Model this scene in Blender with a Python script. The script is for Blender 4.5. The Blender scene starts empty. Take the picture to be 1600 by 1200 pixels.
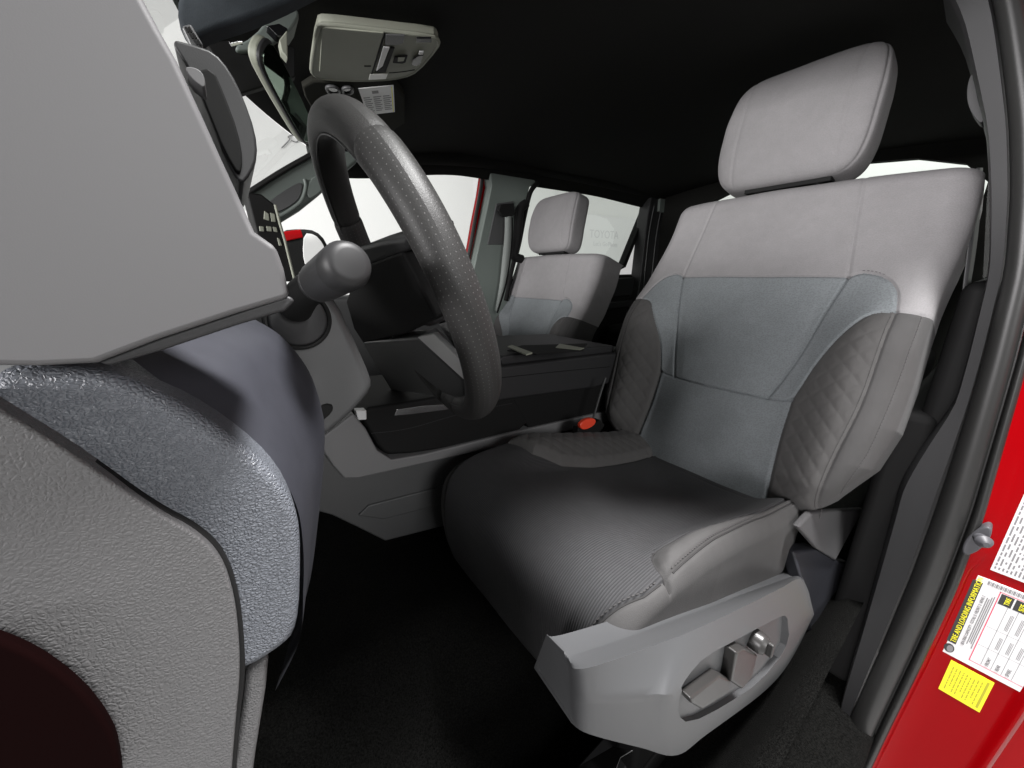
import bpy, bmesh, math, random
import numpy as np
from mathutils import Vector, Matrix
R = math.radians
random.seed(4); np.random.seed(4)
S = bpy.context.scene
COL = S.collection

# ------------------------------------------------------------------ camera, world, lamps, exposure
cd = bpy.data.cameras.new('camera'); cam = bpy.data.objects.new('camera', cd); COL.objects.link(cam)
cd.sensor_width = 36; cd.lens = 12.907; cd.clip_start = 0.01; cd.clip_end = 100
_r = Vector((-0.59299461, -0.80501718, -0.01745667)); _u = Vector((0.22506841, -0.18652837, 0.9563218))
_r.normalize(); _u = (_u - _u.dot(_r) * _r).normalized(); _b = _r.cross(_u)
cam.matrix_world = Matrix(((_r.x, _u.x, _b.x, 0), (_r.y, _u.y, _b.y, 0), (_r.z, _u.z, _b.z, 1.5), (0, 0, 0, 1)))
S.camera = cam
w = bpy.data.worlds.new('World'); S.world = w; w.use_nodes = True
w.node_tree.nodes['Background'].inputs[0].default_value = (.98, 1.0, .97, 1)
w.node_tree.nodes['Background'].inputs[1].default_value = .12

def area(name, loc, target, sx, sy, watts, col=(1, 1, 1)):
    l = bpy.data.lights.new(name, 'AREA'); l.shape = 'RECTANGLE'; l.size = sx; l.size_y = sy; l.energy = watts; l.color = col
    o = bpy.data.objects.new(name, l); COL.objects.link(o); o.location = loc
    o.rotation_euler = (Vector(target) - Vector(loc)).to_track_quat('-Z', 'Y').to_euler()
    return o
area('booth_lamp_above', (-.15, -.72, 3.2), (.08, -.50, 1.0), .36, .40, 175, (1, .985, .985))
area('fill_side', (-2.2, -.1, 2.1), (.15, -.2, 1.3), 1.0, .8, 36, (1, .99, .99))  # unseen lamp added to brighten the dash end and seat trim
area('booth_lamp_front', (.4, 3.3, 1.98), (.4, -1.0, 1.7), 2.8, .5, 335, (1, .97, .985))
area('fill_far_wall', (2.2, -1.2, 3.7), (4.05, -1.4, 1.5), .8, 4.0, 24, (.96, 1, .97))  # added only to lift the brightness of the far wall
area('fill_rear_wall', (.5, -4.0, 3.5), (.5, -5.6, 1.8), 3.0, .8, 45, (.99, 1, .99))  # unseen lamp put in to whiten the wall behind the rear window
S.view_settings.view_transform = 'Standard'; S.view_settings.look = 'None'
S.view_settings.exposure = 0; S.view_settings.gamma = 1; S.view_settings.use_curve_mapping = False
S.render.engine = 'CYCLES'
S.cycles.use_denoising = True
S.cycles.max_bounces = 8; S.cycles.transparent_max_bounces = 12
S.cycles.sample_clamp_indirect = 4

# ------------------------------------------------------------------ materials
def mat(name, col, rough=.6, metal=0, coat=0, spec=.5, bump=None, var=None, sheen=0):
    """bump: (kind, scale, strength, distance); var: (scale, amount)"""
    m = bpy.data.materials.new(name); m.use_nodes = True
    nt = m.node_tree; b = nt.nodes['Principled BSDF']
    b.inputs['Base Color'].default_value = (*col, 1); b.inputs['Roughness'].default_value = rough
    b.inputs['Metallic'].default_value = metal; b.inputs['Coat Weight'].default_value = coat
    b.inputs['Coat Roughness'].default_value = .05; b.inputs['Specular IOR Level'].default_value = spec
    b.inputs['Sheen Weight'].default_value = sheen; b.inputs['Sheen Roughness'].default_value = .4
    tc = nt.nodes.new('ShaderNodeTexCoord')
    if var:
        n = nt.nodes.new('ShaderNodeTexNoise'); n.inputs['Scale'].default_value = var[0]; n.inputs['Detail'].default_value = 4
        nt.links.new(tc.outputs['Object'], n.inputs['Vector'])
        r = nt.nodes.new('ShaderNodeValToRGB'); a = var[1]
        r.color_ramp.elements[0].position = .3; r.color_ramp.elements[1].position = .7
        r.color_ramp.elements[0].color = (*[max(0, c * (1 - a)) for c in col], 1)
        r.color_ramp.elements[1].color = (*[min(1, c * (1 + a)) for c in col], 1)
        nt.links.new(n.outputs['Fac'], r.inputs[0]); nt.links.new(r.outputs[0], b.inputs['Base Color'])
    if bump:
        kind, sc, st, dist = bump
        if kind == 'grain':      # leather grain: creases between rounded pebbles
            t = nt.nodes.new('ShaderNodeTexVoronoi'); t.feature = 'DISTANCE_TO_EDGE'; t.inputs['Scale'].default_value = sc
            nz = nt.nodes.new('ShaderNodeTexNoise'); nz.inputs['Scale'].default_value = sc * .6
            mx = nt.nodes.new('ShaderNodeMixRGB'); mx.inputs[0].default_value = .0022
            nt.links.new(tc.outputs['Object'], nz.inputs['Vector'])
            nt.links.new(tc.outputs['Object'], mx.inputs[1]); nt.links.new(nz.outputs['Color'], mx.inputs[2])
            nt.links.new(mx.outputs[0], t.inputs['Vector'])
            inv = nt.nodes.new('ShaderNodeMapRange'); inv.interpolation_type = 'SMOOTHSTEP'; inv.inputs['From Max'].default_value = .34
            nt.links.new(t.outputs['Distance'], inv.inputs['Value']); out = inv.outputs[0]
        elif kind == 'rib':      # woven ribs running along Y over X
            t = nt.nodes.new('ShaderNodeTexWave'); t.inputs['Scale'].default_value = sc; t.inputs['Distortion'].default_value = .6
            t.inputs['Detail'].default_value = 2; t.inputs['Detail Scale'].default_value = 3
            nt.links.new(tc.outputs['Object'], t.inputs['Vector']); out = t.outputs['Fac']
        elif kind == 'weave':
            m1 = nt.nodes.new('ShaderNodeMapping'); m1.inputs['Scale'].default_value = (1, .25, 1.6)
            t = nt.nodes.new('ShaderNodeTexVoronoi'); t.inputs['Scale'].default_value = sc
            nt.links.new(tc.outputs['Object'], m1.inputs['Vector']); nt.links.new(m1.outputs[0], t.inputs['Vector']); out = t.outputs['Distance']
        else:
            t = nt.nodes.new('ShaderNodeTexNoise'); t.inputs['Scale'].default_value = sc; t.inputs['Detail'].default_value = 3
            nt.links.new(tc.outputs['Object'], t.inputs['Vector']); out = t.outputs['Fac']
        if kind in ('rib', 'weave'):
            cr = nt.nodes.new('ShaderNodeMixRGB'); cr.blend_type = 'MULTIPLY'; cr.inputs[0].default_value = .35 if kind == 'rib' or sc < 350 else .16
            src = b.inputs['Base Color'].links[0].from_socket if b.inputs['Base Color'].links else None
            if src: nt.links.new(src, cr.inputs[1])
            else: cr.inputs[1].default_value = (*col, 1)
            rr = nt.nodes.new('ShaderNodeMapRange'); rr.inputs['From Max'].default_value = 1 if kind == 'rib' else .6
            rr.inputs['To Min'].default_value = .35; rr.inputs['To Max'].default_value = 1.35
            nt.links.new(out, rr.inputs['Value']); nt.links.new(rr.outputs[0], cr.inputs[2]); nt.links.new(cr.outputs[0], b.inputs['Base Color'])
        bp = nt.nodes.new('ShaderNodeBump'); bp.inputs['Strength'].default_value = st; bp.inputs['Distance'].default_value = dist
        nt.links.new(out, bp.inputs['Height']); nt.links.new(bp.outputs[0], b.inputs['Normal'])
    return m

def glass(name, tint, refl=.35):
    m = bpy.data.materials.new(name); m.use_nodes = True; nt = m.node_tree
    nt.nodes.remove(nt.nodes['Principled BSDF'])
    t = nt.nodes.new('ShaderNodeBsdfTransparent'); t.inputs[0].default_value = (*tint, 1)
    g = nt.nodes.new('ShaderNodeBsdfGlossy'); g.inputs['Roughness'].default_value = .02
    lw = nt.nodes.new('ShaderNodeFresnel'); lw.inputs[0].default_value = 1.45
    mx = nt.nodes.new('ShaderNodeMixShader')
    ml = nt.nodes.new('ShaderNodeMath'); ml.operation = 'MULTIPLY'; ml.inputs[1].default_value = refl
    nt.links.new(lw.outputs[0], ml.inputs[0]); nt.links.new(ml.outputs[0], mx.inputs[0]); nt.links.new(t.outputs[0], mx.inputs[1]); nt.links.new(g.outputs[0], mx.inputs[2])
    nt.links.new(mx.outputs[0], nt.nodes['Material Output'].inputs[0])
    return m

M = {
 'cloth': mat('seat_cloth', (.238, .231, .234), .85, spec=.2, bump=('weave', 460, .35, .0008), var=(45, .03), sheen=.04),
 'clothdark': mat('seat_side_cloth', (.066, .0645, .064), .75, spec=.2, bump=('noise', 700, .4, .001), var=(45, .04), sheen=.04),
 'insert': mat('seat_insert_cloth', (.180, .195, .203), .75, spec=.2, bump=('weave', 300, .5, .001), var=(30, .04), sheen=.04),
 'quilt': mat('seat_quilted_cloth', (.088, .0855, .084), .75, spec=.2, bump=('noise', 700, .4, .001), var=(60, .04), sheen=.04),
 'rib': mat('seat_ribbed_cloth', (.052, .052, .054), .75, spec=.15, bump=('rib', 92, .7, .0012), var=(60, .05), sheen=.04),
 'welt': mat('seat_welt', (.035, .034, .034), .8, spec=.2),
 'thread': mat('grey_thread', (.075, .072, .072), .7),
 'greyplastic': mat('grey_plastic', (.080, .082, .085), .48, bump=('noise', 1400, .12, .0006)),
 'consoletrim': mat('console_trim_plastic', (.16, .16, .162), .5, bump=('noise', 1300, .12, .0006)),
 'lightplastic': mat('smooth_light_grey_plastic', (.088, .087, .089), .55, bump=('noise', 2500, .05, .0004)),
 'grain': mat('grained_grey_plastic', (.090, .089, .090), .5, bump=('grain', 640, .35, .0007)),
 'graindark': mat('grained_slate_plastic', (.105, .113, .128), .42, bump=('grain', 640, .55, .0009)),
 'knee': mat('dark_slate_plastic', (.028, .029, .036), .48, bump=('noise', 1500, .15, .0006), var=(90, .06)),
 'visorpad': mat('slate_visor_cloth', (.03, .035, .04), .9, spec=.15, bump=('noise', 900, .3, .001), var=(40, .2)),
 'switch': mat('switch_plastic', (.030, .029, .028), .38),
 'dark': mat('charcoal_plastic', (.024, .024, .025), .5, spec=.35, bump=('noise', 1300, .15, .0006)),
 'mid': mat('mid_grey_plastic', (.068, .069, .070), .45, bump=('noise', 1300, .12, .0006)),
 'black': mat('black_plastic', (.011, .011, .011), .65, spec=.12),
 'gloss': mat('gloss_black', (.008, .008, .009), .12),
 'leather': mat('steering_leather', (.024, .0235, .023), .5, spec=.3, bump=('grain', 900, .25, .0006)),
 'headliner': mat('black_headliner', (.012, .012, .011), .95, spec=.1, bump=('noise', 900, .3, .001)),
 'carpet': mat('black_carpet', (.008, .008, .0075), 1.0, spec=.05, bump=('noise', 500, 1.0, .004), var=(350, .7)),
 'red': mat('red_paint', (.25, .0004, .002), .25, coat=.05, spec=.06),
 'maroon': mat('deep_maroon', (.004, .0008, .0008), .9, spec=.03),
 'rubber': mat('black_rubber', (.016, .016, .0155), .42, bump=('noise', 400, .1, .001)),
 'greyrubber': mat('grey_rubber', (.06, .06, .066), .5),
 'silver': mat('satin_silver', (.66, .66, .66), .42),
 'chrome': mat('bright_metal', (.75, .75, .75), .18, metal=1),
 'oatmeal': mat('pale_grey_trim', (.25, .26, .21), .6, bump=('noise', 1400, .1, .0005)),
 'pillar': mat('grey_green_trim', (.15, .175, .16), .55, bump=('noise', 1200, .12, .0006)),
 'white': mat('white_sticker', (.72, .72, .72), .45),
 'yellow': mat('yellow_sticker', (.85, .80, .02), .45),
 'ink': mat('black_ink', (.03, .03, .03), .6),
 'greyink': mat('grey_ink', (.22, .215, .22), .6),
 'redink': mat('red_ink', (.7, .05, .12), .6),
 'orange': mat('red_orange_button', (.85, .07, .03), .4),
 'belt': mat('grey_seat_belt', (.17, .185, .175), .6, bump=('rib', 300, .4, .0006)),
 'mirror': mat('mirror_glass', (.30, .38, .31), .02, metal=1),
 'wall': mat('white_booth_wall', (.74, .74, .73), .9, bump=('noise', 3, .1, .02)),
 'wallink': mat('pale_grey_print', (.60, .60, .61), .8),
 'concrete': mat('booth_floor', (.5, .5, .49), .6, var=(3, .1)),
 'glass': glass('clear_glass', (.97, .985, .97)),
 'tint': glass('tinted_glass', (.90, .95, .91), .1),
 'lens': mat('lamp_lens', (.7, .7, .66), .3),
}

# ------------------------------------------------------------------ helpers
def finish(o, parent, label, cat, group, kind):
    if parent is not None:
        o.parent = parent
    if label: o['label'] = label
    if cat: o['category'] = cat
    if group: o['group'] = group
    if kind: o['kind'] = kind
    return o
def origin(o):
    p = Vector((0, 0, 0))
    while o is not None:
        p += o.location; o = o.parent
    return p
def thing(name, loc, label, cat, group=None):
    o = bpy.data.objects.new(name, None); o.empty_display_size = .05; COL.objects.link(o); o.location = loc
    return finish(o, None, label, cat, group, None)
def mesh(name, V, F, m, parent=None, smooth=True, bevel=0, seg=3, angle=35, label=None, cat=None, group=None, kind=None, uv=None, sub=0):
    V = np.asarray(V, float)
    if parent is not None: off = origin(parent)
    else: off = Vector(V.mean(0))
    me = bpy.data.meshes.new(name); me.from_pydata([tuple(v) for v in (V - np.array(off))], [], [tuple(int(i) for i in f) for f in F])
    bm = bmesh.new(); bm.from_mesh(me); bmesh.ops.recalc_face_normals(bm, faces=bm.faces); bm.to_mesh(me); bm.free()
    me.materials.append(m)
    if uv is not None:
        l = me.uv_layers.new(name='UVMap')
        vi = np.empty(len(me.loops), int); me.loops.foreach_get('vertex_index', vi)
        l.data.foreach_set('uv', np.asarray(uv, float)[vi].ravel())
    if smooth:
        me.polygons.foreach_set('use_smooth', [True] * len(me.polygons)); me.set_sharp_from_angle(angle=R(angle))
    o = bpy.data.objects.new(name, me); COL.objects.link(o)
    if parent is None: o.location = off
    if sub:
        s = o.modifiers.new('sub', 'SUBSURF'); s.levels = s.render_levels = sub
    if bevel:
        b = o.modifiers.new('bevel', 'BEVEL'); b.width = bevel; b.segments = seg; b.limit_method = 'ANGLE'; b.angle_limit = R(40); b.harden_normals = True
    return finish(o, parent, label, cat, group, kind)
def slab(name, pts, vec, m, parent=None, bevel=.003, **k):
    """prism: outline (3-D points) pushed along vec"""
    n = len(pts); P = np.array(pts, float); Q = P + np.array(vec, float)
    F = [list(range(n))[::-1], list(range(n, 2 * n))] + [[i, (i + 1) % n, n + (i + 1) % n, n + i] for i in range(n)]
    return mesh(name, np.vstack([P, Q]), F, m, parent, bevel=bevel, **k)
def ring(name, outer, inner, vec, m, parent=None, bevel=.003, **k):
    n = len(outer); A = np.array(outer, float); B = np.array(inner, float); v = np.array(vec, float)
    V = np.vstack([A, B, A + v, B + v]); F = []
    for i in range(n):
        j = (i + 1) % n
        F += [[i, j, n + j, n + i], [2*n+i, 3*n+i, 3*n+j, 2*n+j], [i, 2*n+i, 2*n+j, j], [n+i, n+j, 3*n+j, 3*n+i]]
    return mesh(name, V, F, m, parent, bevel=bevel, **k)
def box(name, c, size, m, parent=None, rot=None, bevel=.003, **k):
    c = np.array(c, float); h = np.array(size, float) / 2
    V = np.array([[x, y, z] for x in (-1, 1) for y in (-1, 1) for z in (-1, 1)]) * h
    if rot is not None: V = V @ np.array(rot).T
    return mesh(name, V + c, [[0, 1, 3, 2], [4, 6, 7, 5], [0, 4, 5, 1], [2, 3, 7, 6], [0, 2, 6, 4], [1, 5, 7, 3]], m, parent, bevel=bevel, **k)
def curve(pts, n=40, closed=False):
    """Catmull-Rom through points"""
    P = np.array(pts, float); N = len(P)
    seg = N if closed else N - 1; out = []
    per = max(2, n // seg)
    for i in range(seg):
        if closed: a, b, c, d = P[(i-1) % N], P[i], P[(i+1) % N], P[(i+2) % N]
        else: a, b, c, d = P[max(i-1, 0)], P[i], P[i+1], P[min(i+2, N-1)]
        for t in np.arange(per) / per:
            out.append(.5*((2*b) + (c-a)*t + (2*a-5*b+4*c-d)*t*t + (3*b-a-3*c+d)*t**3))
    if not closed: out.append(P[-1])
    return np.array(out)
def chaikin(pts, n=2, closed=True):
    P = np.array(pts, float)
    for _ in range(n):
        if closed:
            Q = np.roll(P, -1, 0); P = np.stack([.75*P + .25*Q, .25*P + .75*Q], 1).reshape(-1, P.shape[1])
        else:
            Q = np.stack([.75*P[:-1] + .25*P[1:], .25*P[:-1] + .75*P[1:]], 1).reshape(-1, P.shape[1]); P = np.vstack([P[:1], Q, P[-1:]])
    return P
def tube(name, path, rad, m, parent=None, seg=16, closed=False, caps=True, up=None, sq=None, **k):
    P = np.array(path, float); N = len(P); rad = np.broadcast_to(np.array(rad, float), (N,))
    T = np.roll(P, -1, 0) - np.roll(P, 1, 0) if closed else np.gradient(P, axis=0)
    T /= np.linalg.norm(T, axis=1)[:, None]
    u = np.array(up, float) if up is not None else (np.array([0, 0, 1.]) if abs(T[0][2]) < .9 else np.array([1., 0, 0]))
    V = []; UV = []
    for i in range(N):
        u = u - u.dot(T[i]) * T[i]; u /= np.linalg.norm(u); b = np.cross(T[i], u)
        for j in range(seg):
            a = 2*math.pi*j/seg; ca, sa = math.cos(a), math.sin(a)
            k1, k2 = (1, 1) if sq is None else sq
            V.append(P[i] + rad[i]*(ca*k1*u + sa*k2*b)); UV.append((i/N, j/seg))
    F = []
    for i in range(N if closed else N-1):
        i2 = (i+1) % N
        for j in range(seg):
            j2 = (j+1) % seg; F.append([i*seg+j, i*seg+j2, i2*seg+j2, i2*seg+j])
    if caps and not closed:
        F += [list(range(seg))[::-1], list(range((N-1)*seg, N*seg))]
    return mesh(name, V, F, m, parent, uv=UV, **k)
def loft(name, secs, m, parent=None, closed=False, caps=False, **k):
    A = np.array(secs, float); N, K = A.shape[:2]; F = []
    for i in range(N-1):
        for j in range(K if closed else K-1):
            j2 = (j+1) % K; F.append([i*K+j, i*K+j2, (i+1)*K+j2, (i+1)*K+j])
    if caps: F += [list(range(K))[::-1], list(range((N-1)*K, N*K))]
    return mesh(name, A.reshape(-1, 3), F, m, parent, **k)
def text(name, s, o, xd, yd, size, m, parent=None, ext=.0003, align='LEFT', **k):
    """lettering standing on a surface: origin, reading direction, up direction"""
    c = bpy.data.curves.new(name, 'FONT'); c.body = s; c.size = size; c.extrude = ext; c.align_x = align; c.resolution_u = 3
    t = bpy.data.objects.new(name, c); COL.objects.link(t)
    me = bpy.data.meshes.new_from_object(t.evaluated_get(bpy.context.evaluated_depsgraph_get()))
    bpy.data.objects.remove(t); bpy.data.curves.remove(c)
    V = np.array([v.co[:] for v in me.vertices]); F = [list(p.vertices) for p in me.polygons]
    xd = np.array(xd, float); xd /= np.linalg.norm(xd); yd = np.array(yd, float); yd -= yd.dot(xd)*xd; yd /= np.linalg.norm(yd); zd = np.cross(xd, yd)
    W = np.array(o, float) + V[:, :1]*xd + V[:, 1:2]*yd + V[:, 2:]*zd
    bpy.data.meshes.remove(me)
    return mesh(name, W, F, m, parent, smooth=False, **k)
def sheet(name, o, xd, yd, rects, m, parent, lift, **k):
    """many small flat marks on one surface as a single printed part: rects (x0,y0,x1,y1) in surface metres"""
    xd = np.array(xd, float); yd = np.array(yd, float); zd = np.cross(xd, yd); V = []; F = []
    for a, b, c, d in rects:
        n = len(V)
        for x, y in ((a, b), (c, b), (c, d), (a, d)): V.append(np.array(o) + x*xd + y*yd + lift*zd)
        F.append([n, n+1, n+2, n+3])
    return mesh(name, V, F, m, parent, smooth=False, **k)
def sm(a, b, x): t = np.clip((x-a)/(b-a), 0, 1); return t*t*(3-2*t)

# ------------------------------------------------------------------ seat builder (local frame: crease centre, X across, Y forward, Z up)
SC = .88
TH = R(20)
UB = np.array([0, -math.sin(TH), math.cos(TH)]); NB = np.array([0, math.cos(TH), math.sin(TH)])
INS = [(.2, .571), (.186, .499), (.166, .4), (.145, .32), (.125, .258)]
YOKE = [(.2, .571), (.225, .581), (.262, .57), (.288, .54), (.302, .487), (.267, .479), (.237, .437), (.203, .366), (.184, .30), (.175, .266)]
S3 = [(-.175, .266), (-.125, .258), (0, .254), (.125, .258), (.175, .266)]
LUM = [(.175, .266), (.176, .169), (.185, .065), (.19, 0)]
BOLT = [(.302, .487), (.304, .39), (.303, .281), (.292, .166), (.284, .057), (.28, 0)]
SIDE2 = [(.338, .487), (.340, .43), (.340, .31), (.333, .187), (.310, .084)]
def _c(P, n=40):
    P = np.array(P, float); out = []
    for i in range(len(P)-1):
        a, b, c, d = P[max(i-1, 0)], P[i], P[i+1], P[min(i+2, len(P)-1)]
        for t in np.arange(8)/8: out.append(.5*((2*b)+(c-a)*t+(2*a-5*b+4*c-d)*t*t+(3*b-a-3*c+d)*t**3))
    return [tuple(p) for p in out] + [tuple(P[-1])]
YA, YB = _c(YOKE[:5]), _c(YOKE[4:]); YOKE = YA + YB[1:]; INS = _c(INS); BOLT = _c(BOLT); LUM = _c(LUM); S3 = _c(S3)
def mir(l): return [(-x, v) for x, v in l]
def pdist(x, y, pl):
    d = np.full(x.shape, 9.)
    for (ax, ay), (bx, by) in zip(pl[:-1], pl[1:]):
        L2 = (bx-ax)**2 + (by-ay)**2 + 1e-12
        t = np.clip(((x-ax)*(bx-ax) + (y-ay)*(by-ay))/L2, 0, 1)
        d = np.minimum(d, np.hypot(x-ax-t*(bx-ax), y-ay-t*(by-ay)))
    return d
def inpoly(x, y, pl):
    r = np.zeros(x.shape, bool); n = len(pl)
    for i in range(n):
        (ax, ay), (bx, by) = pl[i], pl[(i+1) % n]
        if ay == by: continue
        c = ((ay > y) != (by > y)) & (x < (bx-ax)*(y-ay)/(by-ay) + ax)
        r ^= c
    return r
INS_P = [(-.001, .571)] + INS + [(-.001, .253)]
YOKE_P = YOKE + INS[::-1][:-1]
LUM_P = [(-.001, .254), (.125, .258)] + LUM + [(.19, -.2), (-.001, -.2)]
BOL_P = YB + LUM[1:] + [(.19, -.2), (.28, -.2)] + BOLT[::-1][:-1]
WV = [(-.05, .235), (0, .25), (.06, .295), (.16, .345), (.25, .36), (.35, .36), (.5, .352), (.63, .342), (.73, .332), (.79, .328), (.815, .324), (.84, .31)]
def wv(v): return np.interp(v, [a for a, b in WV], [b for a, b in WV])
SEAMS = [([(-.2, .571), (.2, .571)], .0035, .003), (INS, .0045, .0032), (YOKE, .004, .0032), (S3, .0035, .003), (LUM, .006, .005), (BOLT, .003, .003), (SIDE2, .0018, .0035),
         ([(.302, .487), (.36, .487)], .003, .004), ([(.2, .571), (.181, .70), (.165, .83)], .0022, .004)]
def quilt(x, v, a=.0016):
    """embossed cloth: staggered rounded cells with narrow valleys between them"""
    cw, ch = .042, .0215
    best = np.full(np.shape(x), 9.); b2 = best.copy()
    for k in (0, 1):
        fx = (x/cw + .5*k) % 1 - .5; fy = (v/(2*ch) + .5*k) % 1 - .5
        for ox in (-1, 0, 1):
            for oy in (-1, 0, 1):
                d = np.hypot((fx+ox)*cw, (fy+oy)*2*ch*.92)
                b2 = np.minimum(b2, np.maximum(best, d)); best = np.minimum(best, d)
    e = sm(0, .016, b2-best)
    return a*(.45*e + .9*np.maximum(0, 1-(best/.0235)**2))
def back_d(x, v):
    xa = np.abs(x)
    win = sm(-.02, .10, v)*(1-sm(.40, .57, v))
    d = .062*sm(.155, .275, xa)*win - .018*sm(.30, .36, xa)*win
    d += .016*np.exp(-((v-.17)/.14)**2)*(1-sm(.05, .22, xa))
    d -= .022*(xa/.34)**2*sm(.45, .75, v)
    ins = inpoly(xa, v, INS_P); d += np.where(ins, .003, 0)*sm(0, .035, pdist(xa, v, INS))
    q = inpoly(xa, v, BOL_P)
    d += np.where(q, quilt(x, v)*sm(.0, .02, np.minimum(pdist(xa, v, BOLT), pdist(xa, v, YB+LUM[1:]))), 0)
    for pl, dep, wid in SEAMS: d -= dep*np.exp(-(pdist(xa, v, pl)/wid)**2)
    d += .0016*np.sin(31*x+9*v)*np.sin(23*v+4*x+1)          # loose cloth
    return d
def back_pt(x, v):
    e = np.clip((np.abs(x)-(wv(v)-.045))/.045, 0, 1); d = back_d(x, v) - .045*(1-np.sqrt(np.maximum(0, 1-e*e)))
    return x[..., None]*np.array([1, 0, 0]) + v[..., None]*UB + d[..., None]*NB
def arcprof(q, a, b, L0, r, T):
    """q in 0..1: straight L0, quarter arc radius r, straight back; returns (along, setback)"""
    t1 = np.clip(q/a, 0, 1); t2 = np.clip((q-a)/(b-a), 0, 1); t3 = np.clip((q-b)/(1-b), 0, 1)
    return L0*t1 + r*np.sin(t2*math.pi/2), r*(1-np.cos(t2*math.pi/2)) + (T-r)*t3
def split(pos, zone, names, mats, parent, extra=None):
    """one mesh per cloth panel, cut from one continuous surface"""
    ni, nj = pos.shape[:2]; V = pos.reshape(-1, 3)
    idx = np.arange(ni*nj).reshape(ni, nj)
    F = np.stack([idx[:-1, :-1], idx[:-1, 1:], idx[1:, 1:], idx[1:, :-1]], -1).reshape(-1, 4); Z = zone.reshape(-1)
    out = {}
    for k, nm in enumerate(names):
        f = F[Z == k]
        if not len(f): continue
        u, inv = np.unique(f, return_inverse=True)
        out[k] = mesh(nm, V[u], inv.reshape(-1, 4), M[mats[k]], parent, angle=70)
    return out
def stitches(name, P, N, parent, off=0., step=.0058, ln=.0036, wd=.0009):
    """thread stitches laid along a seam: P points, N normals"""
    P = np.array(P); L = np.r_[0, np.cumsum(np.linalg.norm(np.diff(P, axis=0), axis=1))]
    V = []; F = []
    for s in np.arange(step, L[-1]-step, step):
        c = np.array([np.interp(s, L, P[:, k]) for k in range(3)]); c2 = np.array([np.interp(s+.001, L, P[:, k]) for k in range(3)])
        n = np.array([np.interp(s, L, N[:, k]) for k in range(3)]); n /= np.linalg.norm(n)
        t = (c2-c)/np.linalg.norm(c2-c); b = np.cross(n, t); c = c + b*off
        o = len(V)
        for k in (-1, 1):
            for a, h in ((-1, -.0006), (-1, .0012), (1, .0012), (1, -.0006)): V.append(c + t*k*ln/2 + b*a*wd/2 + n*h)
        F += [[o, o+1, o+2, o+3], [o+4, o+7, o+6, o+5], [o, o+4, o+5, o+1], [o+1, o+5, o+6, o+2], [o+2, o+6, o+7, o+3], [o+3, o+7, o+4, o]]
    return V, F
def surf_normals(fn, a, b):
    e = .004
    p = fn(a, b); da = fn(a+e, b)-p; db = fn(a, b+e)-p; n = np.cross(da, db)
    return p, n/np.linalg.norm(n, axis=1)[:, None]

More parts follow.
